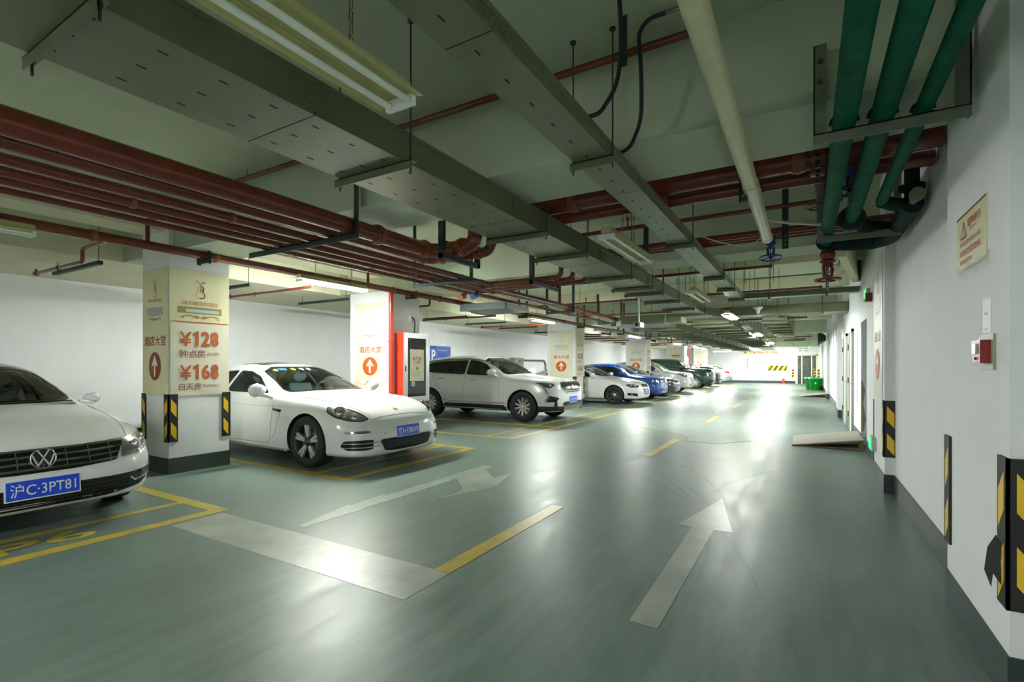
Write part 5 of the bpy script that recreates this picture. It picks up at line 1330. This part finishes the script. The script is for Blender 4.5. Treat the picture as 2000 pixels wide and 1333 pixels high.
# ------------------------------------------------------------------ banners on the pillars
def violin(name, mtx, cx, cy, w, h, m, parent):
    """line-drawn fiddle emblem"""
    mb = MB()
    def P(pts, k): ribbon(mb, [(cx + x * w / 2, cy + y * h / 2) for x, y in pts], k * w, mtx, .002)
    L = [(-.12, .30), (-.42, .22), (-.52, .02), (-.36, -.18), (-.46, -.32), (-.72, -.55), (-.70, -.82), (-.40, -.98), (0, -1.0), (.40, -.98), (.72, -.82), (.74, -.55), (.48, -.34), (.38, -.16), (.54, .04), (.46, .24), (.12, .32)]
    f = []
    for i in range(len(L) - 1):
        a, b, c, d = (Vector(L[max(i - 1, 0)]), Vector(L[i]), Vector(L[i + 1]), Vector(L[min(i + 2, len(L) - 1)]))
        for k in range(4):
            t = k / 4
            f.append(tuple(.5 * ((2 * b) + (c - a) * t + (2 * a - 5 * b + 4 * c - d) * t * t + (3 * b - a - 3 * c + d) * t ** 3)))
    f.append(L[-1])
    P(f[:len(f) // 2], .035); P(f[len(f) // 2 - 1:], .075)
    for s in (-1, 1):
        P([(s * .06, -.35), (s * .05, .1), (s * .10, .45), (s * .26, .72), (s * .55, .86), (s * .80, .84), (s * .82, .72), (s * .62, .68)], .05)
    return mb.build(name, m, parent)
def scroll(name, mtx, cx, cy, w, h, m, parent):
    mb = MB()
    for s in (-1, 1):
        def curl(x0, y0, r, a0, a1, n=14, g=.3):
            return [(cx + s * (x0 + r * (1 - g * k / n) * math.cos(a0 + (a1 - a0) * k / n)) * w / 2, cy + (y0 + r * (1 - g * k / n) * math.sin(a0 + (a1 - a0) * k / n)) * h / 2 * 2.2) for k in range(n + 1)]
        ribbon(mb, curl(.22, .0, .20, 0, 5.2, 16, .6), w * .016, mtx, .002)
        ribbon(mb, [(cx + s * x * w / 2, cy + y * h / 2) for x, y in ((.02, -.4), (.15, -.8), (.35, -.3), (.55, .5), (.75, .35), (.92, -.2), (1.0, -.7), (.92, -.95), (.86, -.6))], w * .014, mtx, .002)
        ribbon(mb, [(cx + s * x * w / 2, cy + y * h / 2) for x, y in ((.40, .5), (.6, .8), (.85, .5), (.98, 0))], w * .01, mtx, .002)
    return mb.build(name, m, parent)
def cloth(mtx, w, h, wrinkle, sag=.0, n=(14, 26)):
    def fn(u, v):
        x = (u - .5) * w; y = (v - .5) * h
        y += sag * h * (1 - abs(2 * u - 1)) * (1 if v > .5 else -.4) * abs(v - .5) * 2 * -1
        z = .004 + wrinkle * (.5 + .5 * math.sin(9 * u + 5 * v + 2 * math.sin(7 * v))) * (1 - v * .7) * min(1, 6 * min(u, 1 - u))
        return mtx @ Vector((x, y, z))
    return MB().grid(fn, *n)
def arrow_disc(mtx, cx, cy, rx, ry, m, parent):
    d = MB(); d.add([mtx @ Vector((a, b, .008)) for a, b in disc(cx, cy, rx, ry, 40)], [tuple(range(40))]); o = d.build('arrow_disc', m, parent)
    A = [(-.12, -.72), (.12, -.72), (.12, .12), (.46, -.05), (.46, .12), (0, .78), (-.46, .12), (-.46, -.05), (-.12, .12)]
    p = MB(); p.add([mtx @ Vector((cx + a * rx, cy + b * ry, .010)) for a, b in A], [tuple(range(9))]); p.build('arrow', 'paper', o)
def lobby_banner(mtx, w, h, pale, label, disc_m='orange', ink='orange', olive=False):
    t = thing('lobby_banner', mtx.translation, label, 'banner', 'lobby direction banners')
    cloth(mtx, w, h, .004).build('banner_cloth', 'banner_pale' if pale else 'banner', t)
    up = lambda f: h * (.5 - f)
    violin('violin_emblem', mtx @ Matrix.Translation((0, 0, .006)), 0, up(.15), .18 * w, .14 * h, 'tan' if pale else 'logo', t)
    M6 = mtx @ Matrix.Translation((0, 0, .006))
    text('hotel_name', '维也纳国际酒店', M6, 0, up(.245), .44 * w if pale else .52 * w, .028 * h, 'tan' if pale else 'logo', t)
    p = MB().prism(rect(0, up(.335), .60 * w, .065 * h), M6, .002); p.build('patch', 'olive' if olive else 'greytone' if not pale else 'paleblue', t)
    scroll('scroll_ornament', M6, 0, up(.395), .5 * w, .025 * h, 'greenprint', t)
    text('lobby_lettering', '酒店大堂', M6, 0, up(.565), .70 * w if pale else .84 * w, .078 * h, ink, t, .012)
    arrow_disc(mtx, 0, up(.765), .235 * w, .112 * h, disc_m, t)
    return t
def price_banner(mtx, w, h, label, ink='orange'):
    t = thing('price_banner', mtx.translation, label, 'banner', 'room price banners')
    up = lambda f: h * (.5 - f)
    cloth(mtx, w, h, .004).build('banner_cloth', 'banner', t)
    M6 = mtx @ Matrix.Translation((0, 0, .006)); M9 = mtx @ Matrix.Translation((0, 0, .0125))
    cloth(mtx @ Matrix.Translation((0, up(.71), .004)), w * .98, .57 * h, .0045).build('price_sheet', 'banner_pale', t)
    violin('violin_emblem', M6, 0, up(.145), .19 * w, .145 * h, 'logo', t)
    text('hotel_name', '维也纳国际酒店', M6, 0, up(.262), .60 * w, .034 * h, 'logo', t, .004)
    o = MB().prism(rect(0, up(.318), .73 * w, .052 * h), M6, .002).build('olive_patch', 'olive', t)
    MB().prism(rect(.03 * w, up(.322), .56 * w, .026 * h), M6, .004).build('pale_patch', 'paleblue', o)
    scroll('scroll_ornament', M6, 0, up(.37), .64 * w, .034 * h, 'logo', t)
    MB().prism(rect(0, up(.413), .95 * w, .007 * h), M6, .003).build('rule', ink, t)
    for s, f in (('128', .545), ('168', .81)):
        text('yen_sign', '¥', M9, -.25 * w, up(f + .005), .19 * w, .115 * h, ink, t, .01)
        for q, ch in enumerate(s):
            cx = (-.07 + .155 * q) * w; hw = .066 * w; hh = .061 * h
            if ch == '1':
                MB().prism([(cx + a * hw, up(f) + b * hh) for a, b in ((-.15, -1), (.55, -1), (.55, 1), (.1, 1), (-.8, .68), (-.8, .3), (-.15, .52))], M9, .002).build('price_digit', ink, t)
            else: text('price_digit', ch, M9, cx, up(f), 2 * hw, 2 * hh, ink, t, .035)
    text('room_lettering', '钟点房', M9, -.14 * w, up(.665), .43 * w, .062 * h, 'maroon', t, .004)
    text('room_note', '(4小时)', M9, .215 * w, up(.668), .22 * w, .036 * h, 'maroon', t)
    text('room_lettering', '白天房', M9, -.18 * w, up(.925), .36 * w, .056 * h, 'maroon', t, .004)
    text('room_note', '(早8点到晚6点)', M9, .17 * w, up(.925), .30 * w, .028 * h, 'maroon', t)
    return t
names = ['the pillar nearest the viewer', 'the fire cabinet pillar', 'the pillar beyond the pearl white SUV', 'the pillar beside the blue hatchback', 'the pillar above the dark off-roader', 'the last pillar before the far wall']
for i, (y0, y1, x0) in enumerate(PIL[:6]):
    zc, hh = 1.78, 1.62
    if i == 0:
        lobby_banner(wface('-y', ((x0 + PX) / 2, y0, zc)), .66, hh, False, 'cream lobby direction banner with a brown-red arrow disc on the pillar nearest the viewer', 'maroon', 'maroon')
    else:
        lobby_banner(wface('-y', (x0 * .5 + PX * .5, y0, zc)), .86, hh, True, f"pale lobby direction banner {'with an olive strip ' if i == 4 else ''}on {names[i]}", 'orange', 'orange', i == 4)
    if i in (0, 2, 3, 5):
        price_banner(wface('+x', (PX, (y0 + y1) / 2, zc)), .74, hh, f'cream room price banner reading 128 and 168 on {names[i]}', 'orange' if i != 2 else 'maroon')
# black and yellow corner guards: an L of rubber with reflective chevrons
def guard(x, y, dx, dy, z0, label, h=.60, a=.10, flat_only=False):
    """dx, dy: directions in which the two flanges run along the faces from the corner"""
    t = thing('corner_guard', (x, y, z0), label, 'corner guard', 'black and yellow corner guards')
    k = .012
    def quad(ax, sgn):   # flange along x lies on the face looking to -dy; along y on the face looking to -dx
        return
    mb = MB()
    mb.box(min(x - dx * k, x + dx * a), max(x - dx * k, x + dx * a), min(y, y - dy * k), max(y, y - dy * k), z0, z0 + h)
    mb.box(min(x, x - dx * k), max(x, x - dx * k), min(y - dy * k, y + dy * a), max(y - dy * k, y + dy * a), z0, z0 + h)
    mb.build('rubber_angle', 'black', t)
    for zc in (z0 + h * .26, z0 + h * .74):
        for along in 'xy':
            q = [(.018, .10), (.082, .02), (.082, -.135), (.018, -.055)]
            v = []
            for o in (0, .002):
                for u, w in q:
                    if along == 'y' and dy < 0: u = .10 - u
                    v.append((x + dx * u, y - dy * (k + o), zc + w) if along == 'x' else (x - dx * (k + o), y + dy * u, zc + w))
            MB().add(v, [(3, 2, 1, 0), (4, 5, 6, 7), (0, 1, 5, 4), (1, 2, 6, 5), (2, 3, 7, 6), (3, 0, 4, 7)]).build('reflector', 'reflect', t)
    return t
def corner(x, y, sx, sy, z0, label): return guard(x, y, sx, sy, z0, label)
corner(PX, 3.15, -1, 1, .40, 'corner guard on the price banner pillar at the corner between its two banners')
corner(-7.5, 3.15, 1, 1, .40, 'corner guard on the back corner of the price banner pillar by the white coupe')
for i in (0, 2, 3, 5):
    y0, y1, x0 = PIL[i]
    o = guard(PX, y1, -1, -1, .40, f"corner guard on the farther corner of {names[i]}")
for i in (2, 3): corner(PX, PIL[i][0], -1, 1, .40, f"guard on the viewer's side corner of {names[i]}")
corner(.69, 2.70, 1, 1, .385, 'large torn corner guard closest to the viewer on the door wall pier')
o = guard(.69, 3.71, 1, -1, .36, 'slim corner guard on the far edge of the nearest door wall pier')
corner(.71, 6.57, 1, 1, .385, 'corner guard on the pier beside the low green exit sign')
t = thing('torn_rubber', (.67, 2.75, .42), 'torn flap of black rubber hanging from the nearest corner guard', 'rubber')
MB().prism([(.0, .66), (.035, .60), (.05, .50), (.02, .44), (.012, .50), (-.03, .46), (-.02, .56), (-.035, .62)], Matrix(((-.5, 0, -.3, .665), (.85, 0, -.2, 2.76), (0, 1, 0, 0), (0, 0, 0, 1))), .006).build('flap', 'black', t)

# ------------------------------------------------------------------ fire cabinet on the second pillar
t = thing('fire_cabinet', (-6.72, 7.46, 0), 'red fire hydrant cabinet with an aluminium framed dark glass door on the second pillar', 'cabinet')
MB().box(-6.828, -6.62, 7.10, 7.83, .64, 2.0).build('cabinet_body', 'firered', t)
MB().box(-6.828, -6.65, 7.12, 7.81, 0.0, .64).build('cabinet_base', 'firered', t)
d = MB()
for q in ((7.10, 7.83, .66, .76), (7.10, 7.83, 1.90, 2.0), (7.10, 7.20, .76, 1.90), (7.73, 7.83, .76, 1.90)): d.box(-6.62, -6.59, *q)
d = d.build('door', 'alu', t)
MB().box(-6.62, -6.605, 7.20, 7.73, .76, 1.90).build('door_pane', 'darkglass', d)
MB().box(-6.59, -6.582, 7.125, 7.15, 1.25, 1.36).build('door_latch', 'black', d)
MB().lathe([(.045, 0), (.06, .004), (.045, .012), (.02, .012), (.02, 0)], wface('+x', (-6.604, 7.36, 1.0)), 20).build('lock_ring', 'alu', d)
M = wface('+x', (-6.60, 7.47, 1.37))
n = MB().prism(rect(0, 0, .42, .64), M, .004); n.build('backing_paper', 'paleblue', d) if 0 else None
p = MB().prism(rect(0, 0, .40, .62), M, .003).build('notice', 'ivory', d)
for k, (ch, a) in enumerate((('消', .35), ('火', 0), ('栓', -.35))):
    text('notice_lettering', ch, M @ Matrix.Translation(((k - 1) * .095, .15 - abs(k - 1) * .025, .002)) @ Matrix.Rotation(a, 4, 'Z'), 0, 0, .075, .08, 'redprint', p, .01)
text('notice_number', '119', M, 0, .055, .15, .075, 'redprint', p, .02, .005)
text('notice_note', '发生火灾请拨打', M, 0, -.135, .26, .026, 'greenprint', p, 0, .005); text('notice_note', '119火警电话', M, 0, -.19, .20, .026, 'greenprint', p, 0, .005)
mb = MB().prism([(-.035, -.03), (.035, -.03), (.025, .012), (-.025, .012)], M @ Matrix.Translation((0, -.06, .003)), .003).prism(round_poly([(-.045, .014), (.045, .014), (.045, .034), (-.045, .034)], .6), M @ Matrix.Translation((0, -.06, .003)), .003); mb.build('telephone_symbol', 'greenprint', p)
text('cabinet_mark', '→ 推', M, -.1, -.40, .07, .03, 'paper', d, 0, -.002)
t = thing('fire_cabinet', (-7.0, 34.66, 0), 'small red fire cabinet far along beside the pale column', 'cabinet')
MB().box(-7.15, -6.86, 34.42, 34.72, .9, 2.0).build('cabinet_body', 'firered', t); MB().box(-7.15, -6.86, 34.72, 34.9, 0, 1.9).build('cabinet_side', 'greybox', t)
t = thing('cable_socket', (-6.82, 7.58, 2.3), 'white cable outlet with a short black cable above the fire cabinet', 'socket')
MB().box(-6.83, -6.81, 7.50, 7.55, 2.25, 2.36).build('outlet_box', 'ivory', t)
MB().tube([(-6.815, 7.56, 2.33), (-6.80, 7.62, 2.30), (-6.80, 7.64, 2.2), (-6.805, 7.62, 2.0)], .012, 8, .05).build('cable', 'black', t)

# ------------------------------------------------------------------ left wall
def lx(u, v):  # spot on the left wall seen at that direction
    return None
M = wface('+x', (WL, 13.35, 1.68))
t = thing('parking_sign', (WL, 13.35, 1.3), 'blue parking sign with a white P on the wall above the pearl white SUV', 'sign')
b = MB().prism(rect(0, 0, 1.10, .72), M, .012).build('sign_board', 'signblue', t)
text('parking_letter', 'P', M, -.38, .03, .20, .40, 'white', b, .03, .015)
mb = MB()
for q in (rect(-.21, 0, .008, .66), rect(0, -.30, 1.02, .008), rect(.17, .33, .72, .006)): mb.prism(q, M @ Matrix.Translation((0, 0, .012)), .002)
mb.build('sign_rule', 'paleblue', b)
text('sign_note', '停车场收费标准', M, .10, .22, .48, .06, 'paleblue', b, 0, .015)
for k in range(4): text('sign_note', '小型车辆停放收费说明', M, .16, .10 - .09 * k, .62, .045, MT['signblue'] if 0 else 'paint_blue', b, 0, .015)
t = thing('electric_box', (WL + .1, 18.6, 1.0), 'grey green electric box with a green light on the wall beside the pearl white SUV', 'box')
MB().box(WL, WL + .22, 18.0, 18.75, .9, 1.72).build('box_body', 'greybox', t); MB().box(WL + .22, WL + .232, 18.03, 18.72, .93, 1.69).build('box_door', 'galv', t)
MB().cyl((WL + .23, 18.15, 1.58), (WL + .24, 18.15, 1.58), .03, 12).build('green_light', 'exit', t); MB().box(WL + .232, WL + .24, 18.25, 18.5, 1.55, 1.6).build('box_label', 'black', t)
pipe('conduit', [(WL + .05, 18.75, 1.62), (WL + .05, 21.2, 1.62), (WL + .05, 21.2, .3)], .04, 'galv', 'grey steel conduit bending down beside the electric box', .3, cat='conduit')
t = thing('hanging_sign', (-9.6, 22.6, 1.4), 'white hanging sign board between the two pillars past the pearl white SUV', 'sign')
MB().box(-9.62, -9.58, 22.1, 23.4, 1.62, 2.15).build('sign_board', 'white', t); MB().box(-9.61, -9.59, 22.6, 22.64, 2.15, SOFF).build('hanger', 'hanger', t)
for k, (y, w) in enumerate(((12.2, 'above the pearl white SUV'), (22.6, 'behind the white saloon'), (31.0, 'above the dark off-roader'))):
    t = thing('air_vent', (-8.2, y, 2.9), f'black slatted air vent in the soffit edge {w}', 'vent', 'air vents')
    mb = MB().box(-8.2, -8.185, y - .65, y + .65, 2.86, 3.02); mb.build('vent_frame', 'slot', t)
    mb = MB()
    for j in range(4): mb.box(-8.185, -8.175, y - .63, y + .63, 2.875 + .037 * j, 2.885 + .037 * j)
    mb.build('vent_slat', 'hanger', t)

# ------------------------------------------------------------------ door wall
M = wface('-x', (.69, 3.22, 1.975))
t = thing('warning_sign', (.69, 3.22, 1.7), 'ivory warning notice with red lettering taped to the nearest door wall pier', 'sign')
b = MB().prism(rect(0, 0, .50, .29), M, .006).build('sign_board', 'ivory', t)
for s in (-1, 1): MB().prism(rect(0, s * .139, .50, .010), M @ Matrix.Translation((0, 0, .006)), .002).build('sign_edge', 'gold', b)
mb = MB(); ribbon(mb, [(-.165, .025), (-.065, .025), (-.115, .105), (-.165, .025)], .008, M, .009); ribbon(mb, [(-.115, .082), (-.115, .052)], .010, M, .009); ribbon(mb, [(-.115, .042), (-.115, .036)], .010, M, .009); mb.build('warning_triangle', 'redprint', b)
text('sign_heading', '温馨提示', M, .065, .082, .22, .042, 'redprint', b, .015, .009); text('sign_line', 'PROMPT', M, .05, .046, .10, .014, 'redprint', b, 0, .009)
for s, y, h, w in (('请将您的爱车停放好并上好锁,', -.005, .024, .36), ('车内请勿放置贵重物品,', -.052, .034, .36), ('谢谢配合,慢行安全。', -.096, .024, .22)): text('sign_line', s, M, 0 if w > .3 else -.07, y, w, h, 'redprint', b, .01, .009)
tp = MB().grid(lambda u, v: M @ Vector((-.27 + .58 * u, -.18 + .06 * v + .01 * math.sin(20 * u), .010 + .0008 * math.sin(31 * u + 7 * v))), 30, 3); tp.build('clear_tape', 'tape', t)
t = thing('fire_alarm', (.66, 2.93, 1.32), 'red wall fire alarm box on a clear backplate beneath the warning notice', 'alarm')
MB().box(.68, .69, 2.86, 3.07, 1.335, 1.49).build('backplate', 'greybox', t); MB().box(.645, .68, 2.89, 3.02, 1.365, 1.465).build('alarm_body', 'alarmred', t)
MB().box(.638, .645, 2.93, 2.98, 1.405, 1.45).build('alarm_window', 'alu', t); MB().cyl((.639, 2.95, 1.385), (.645, 2.95, 1.385), .006, 10).build('alarm_key', 'black', t)
t = thing('paper_label', (.685, 2.94, 1.52), 'narrow white printed label above the fire alarm box', 'label')
M = wface('-x', (.69, 2.975, 1.575)); b = MB().prism(rect(0, 0, .11, .15), M, .004).build('label_card', 'paper', t)
text('label_print', '消防报警', M, 0, .01, .05, .014, 'redprint', b, 0, .006); text('label_print', '按钮', M, 0, -.06, .045, .012, 'greenprint', b, 0, .006)
# banner and low exit sign on the second pier
t = lobby_banner(wface('-x', (.71, 7.12, 1.80)), .80, 1.62, True, 'wrinkled pale banner wrapped on the second door wall pier')
def exit_sign(x, y, z, label, w=.30, h=.16, side='-x'):
    M = wface(side, (x, y, z)); t = thing('exit_sign', (x, y, z - h / 2), label, 'sign', 'green exit signs')
    MB().prism(rect(0, 0, w, h), M, .05).build('sign_box', 'alu', t); MB().prism(rect(0, 0, w * .92, h * .86), M @ Matrix.Translation((0, 0, .05)), .004).build('lit_face', 'exit', t)
    mb = MB(); k = h * .3; N_ = M @ Matrix.Translation((-.03, 0, .055))
    mb.prism(disc(.02, k * .75, k * .22, k * .22, 12), N_, .002); ribbon(mb, [(.0, k * .5), (-.02, -k * .2), (-.05, -k * .9)], k * .3, N_, .002); ribbon(mb, [(-.02, -k * .2), (.03, -k * .4), (.02, -k)], k * .28, N_, .002); ribbon(mb, [(-.06, k * .1), (.0, k * .4), (.05, k * .0)], k * .2, N_, .002)
    mb.build('running_figure', 'white', t); return t
exit_sign(.71, 7.42, .42, 'low lit green exit sign on the second door wall pier beside its corner guard')
MB().box(.705, .71, 7.49, 7.52, .15, .95)
o = MB().box(.703, .71, 7.515, 7.545, .15, .95).build('black_strip', 'black'); tag(o, 'thin black vertical strip beside the low green exit sign', 'strip')
exit_sign(.80, 9.1, 2.42, 'green exit sign high on the wall beside the open doorway'); exit_sign(.80, 24.2, 2.3, 'small green exit sign far along the door wall')
t = thing('alarm_strobe', (.74, 8.75, 2.3), 'small dark red alarm strobe high on the wall beside the exit sign', 'alarm')
MB().box(.72, .80, 8.69, 8.81, 2.28, 2.40).build('strobe_body', 'brownred', t); MB().box(.70, .72, 8.71, 8.79, 2.285, 2.32).build('strobe_lens', 'paper', t)
for i, (a, c, z) in enumerate(((11.9, 12.7, 2.1), (13.6, 14.55, 2.1))):
    d = struct('door_%d' % (i + 1), MB().box(.775, .80, a + .06, c - .06, 0, z - .05), 'door')
    fr = MB()
    for q in ((a, a + .06, 0, z), (c - .06, c, 0, z), (a, c, z - .06, z)): fr.box(.755, .80, *q)
    struct('door_frame', fr, 'greybox', None, d)
    for z_ in (.35, 1.05, 1.75): struct('door_hinge', MB().cyl((.75, c - .05, z_ - .06), (.75, c - .05, z_ + .06), .013, 8), 'black', None, d)
    struct('door_handle', MB().tube([(.77, a + .12, 1.0), (.72, a + .12, 1.0), (.72, a + .25, 1.0)], .011, 8, .02), 'alu', None, d)
d = struct('door_3', MB().box(-.62, .60, YF + .02, YF + .05, 0, 2.2), 'frost')
fr = MB()
for q in ((-.73, -.62, 0, 2.27), (.28, .36, 0, 2.27), (.60, .71, 0, 2.27), (-.73, .71, 2.18, 2.27), (-.38, -.30, 0, 2.27)): fr.box(q[0], q[1], YF - .03, YF + .06, q[2], q[3])
struct('door_frame', fr, 'ivory', None, d)
dz = MB()
for y, zz, r in ((9.62, .45, .22), (9.60, .9, .3), (9.61, 1.3, .25)): dz.add([(.999 - .0 * k, 10.398, zz) for k in range(1)], []) if 0 else None
o = MB().prism([(.0, .2), (.04, .25), (.07, .45), (.03, .7), (.055, .95), (.02, 1.1), (.0, 1.1)], Matrix(((1, 0, 0, .80), (0, 0, -1, 10.40), (0, 1, 0, 0), (0, 0, 0, 1))), .003).build('bare_plaster', 'dirt')
tag(o, 'patch of bare plaster on the reveal of the open doorway', 'plaster')
for k, (y, z, w, h, txt) in enumerate(((11.2, 1.35, .42, 1.3, '安全管理'), (15.05, 1.3, .5, 1.1, '值班制度'), (17.6, 1.35, .6, 1.2, '停车须知'), (20.0, 1.3, .7, 1.0, '消防制度'), (22.0, 1.4, .7, .9, '岗位职责'))):
    M = wface('-x', (WR, y, z)); t = thing('wall_notice', (WR, y, z - h / 2), f"white printed notice on the door wall, {['just past the open doorway', 'beyond the two grey doors', 'third along', 'fourth along', 'fifth along'][k]}", 'notice', 'door wall notices')
    b = MB().prism(rect(0, 0, w, h), M, .008).build('notice_board', 'paper', t); text('notice_heading', txt, M, 0, h * .4, w * .7, .07, 'redprint', b, .01, .010)
    for j in range(5): text('notice_line', '请遵守停车场管理规定', M, 0, h * (.24 - .13 * j), w * .8, .04, 'greytone', b, 0, .010)
for k, y in enumerate((15.3, 19.0, 20.6)):
    M = wface('-x', (WR, y, 2.3)); t = thing('wall_notice', (WR, y, 2.0), f"pinkish framed notice high on the door wall, {ORD[k]} along", 'notice', 'high door wall notices')
    b = MB().prism(rect(0, 0, .9, .5), M, .015).build('notice_frame', 'alu', t); MB().prism(rect(0, 0, .84, .44), M @ Matrix.Translation((0, 0, .015)), .002).build('notice_sheet', 'banner_pale', t)
    text('notice_heading', '入场须知', M, 0, .08, .6, .12, 'redprint', b, .01, .02)
exit_sign(.80, 16.95, .62, 'tiny dark green exit sign low on the wall beyond the grey doors', .2, .12)
# timber ramps at the door sills
def ramp(y0, y1, x0, h, label):
    t = thing('door_ramp', ((x0 + .79) / 2, (y0 + y1) / 2, 0), label, 'ramp', 'timber door ramps')
    MB().add([(x0, y0, .02), (x0, y1, .02), (.79, y1, h), (.79, y0, h), (x0, y0, .004), (x0, y1, .004), (.79, y1, h - .018), (.79, y0, h - .018)], [(0, 1, 2, 3), (7, 6, 5, 4), (0, 4, 5, 1), (1, 5, 6, 2), (2, 6, 7, 3), (3, 7, 4, 0)]).build('ramp_board', 'wood', t)
    for y in (y0 + .03, (y0 + y1) / 2, y1 - .03):
        MB().prism([(x0 + .05, 0), (.78, 0), (.78, .03), (x0 + .05, .006)], Matrix(((1, 0, 0, 0), (0, 0, -1, y + .015), (0, 1, 0, 0), (0, 0, 0, 1))), .03).build('floor_batten', 'oldwood', t)
        MB().box(.72, .78, y - .015, y + .015, .03, h - .02).build('prop', 'oldwood', t)
        MB().prism([(x0 + .05, .006), (.78, h - .055), (.78, h - .018), (x0 + .05, .012)], Matrix(((1, 0, 0, 0), (0, 0, -1, y + .015), (0, 1, 0, 0), (0, 0, 0, 1))), .03).build('ramp_rib', 'oldwood', t)
ramp(9.72, 11.05, -.22, .17, 'weathered timber ramp leading up to the open doorway'); ramp(25.5, 26.7, -.25, .17, 'small timber ramp far along at the door wall')
for k, (x, y) in enumerate(((.42, 33.0), (.22, 33.9))):
    t = thing('green_bin', (x, y, 0), ['bright green plastic bin against the door wall with a white mark', 'bright green plastic bin standing behind the marked one'][k], 'bin', 'green bins')
    MB().lathe([(0, .0), (.27, 0), (.33, .62), (.36, .62), (.36, .66), (.31, .66), (.25, .05), (0, .05)], Matrix.Translation((x, y, 0)), 24).build('bin_body', 'binlight', t)
    MB().lathe([(.37, .66), (.36, .70), (.1, .74), (0, .74)], Matrix.Translation((x, y, 0)), 24).build('bin_lid', 'binlight', t)
    if k == 0: MB().prism([(-.05, -.05), (.05, -.05), (0, .06)], wface('-y', (x, y - .325, .42)), .006).build('bin_mark', 'white', t)
# far wall
M = wface('-y', (-3.2, YF, 2.47)); t = thing('slogan_banner', (-3.2, YF, 2.2), 'cream banner with red lettering and a green leaf high on the far wall', 'banner')
b = MB().prism(rect(0, 0, 2.75, .36), M, .01).build('banner_cloth', 'banner', t); text('slogan_lettering', '客户的满意是我们最大的荣誉', M, .15, 0, 2.05, .21, 'redprint', b, .02, .014)
MB().prism(disc(-1.15, .02, .11, .08, 16), M @ Matrix.Translation((0, 0, .01)), .003).build('green_leaf', 'greenprint', b)
M = wface('-y', (-3.45, YF, 1.6)); t = thing('framed_notice', (-3.45, YF, 1.2), 'red framed white notice on the far wall under the cream banner', 'notice')
b = MB().prism(rect(0, 0, 1.55, .88), M, .012).build('notice_frame', 'redprint', t); MB().prism(rect(0, 0, 1.49, .82), M @ Matrix.Translation((0, 0, .012)), .002).build('notice_sheet', 'paper', t)
text('notice_heading', '温馨提示', M, 0, .26, .7, .12, 'redprint', b, .01, .017)
for k, (s, w) in enumerate((('请将爱车停放好并上锁', 1.3), ('车内请勿放置贵重物品', 1.3), ('谢谢配合', .7))): text('notice_line', s, M, 0 if w > 1 else -.25, .06 - .17 * k, w, .09, 'redprint', b, 0, .017)
M = wface('-y', (-2.02, YF, 1.21)); t = thing('stripe_board', (-2.02, YF, 1.0), 'yellow and black striped board on the far wall', 'board')
MB().prism(rect(0, 0, 1.4, .42), M, .012).build('board', 'reflect', t); mb = MB()
for k in range(4):
    x = -.70 + .37 * k; mb.prism([(max(x, -.7), -.21), (min(x + .17, .7), -.21), (min(x + .42, .7), .21), (min(x + .25, .7), .21)], M @ Matrix.Translation((0, 0, .012)), .003)
mb.build('black_stripe', 'black', t)
for k, (x, y) in enumerate(((-.95, YF - .01), (.74, YF - 2.0), (.50, YF - .01))):
    t = thing('stripe_post', (x, y, .5), ['yellow and black striped guard beside the far glass door', 'yellow and black striped guard on the wall behind the green bins', 'yellow and black striped guard on the frame of the far glass door'][k], 'guard', 'striped guards at the far end')
    MB().box(x - .07, x + .07, y - .02, y, .45, 1.15).build('guard_plate', 'reflect', t); mb = MB()
    for j in range(3): mb.add([(x - .07, y - .022, .5 + .22 * j), (x + .07, y - .022, .58 + .22 * j), (x + .07, y - .022, .69 + .22 * j), (x - .07, y - .022, .61 + .22 * j)], [(0, 1, 2, 3)])
    mb.build('black_stripe', 'black', t)
t = thing('fire_extinguisher_box', (-1.6, YF - .1, 0), 'small red box on the floor against the far wall', 'box')
MB().box(-1.68, -1.52, YF - .2, YF - .03, 0, .34).build('box_body', 'firered', t); MB().box(-1.69, -1.51, YF - .21, YF - .02, .34, .37).build('box_lid', 'firered', t)
for k in range(2):
    t = thing('wall_lamp', (-.45 + .35 * k, YF, 2.5), f"small grey twin fitting above the far glass door, {['farther from', 'closer to'][k]} the door wall", 'lamp', 'fittings above the far door')
    for z in (2.52, 2.72): MB().box(-.55 + .4 * k, -.35 + .4 * k, YF - .05, YF, z, z + .07).build('fitting', 'greybox', t)
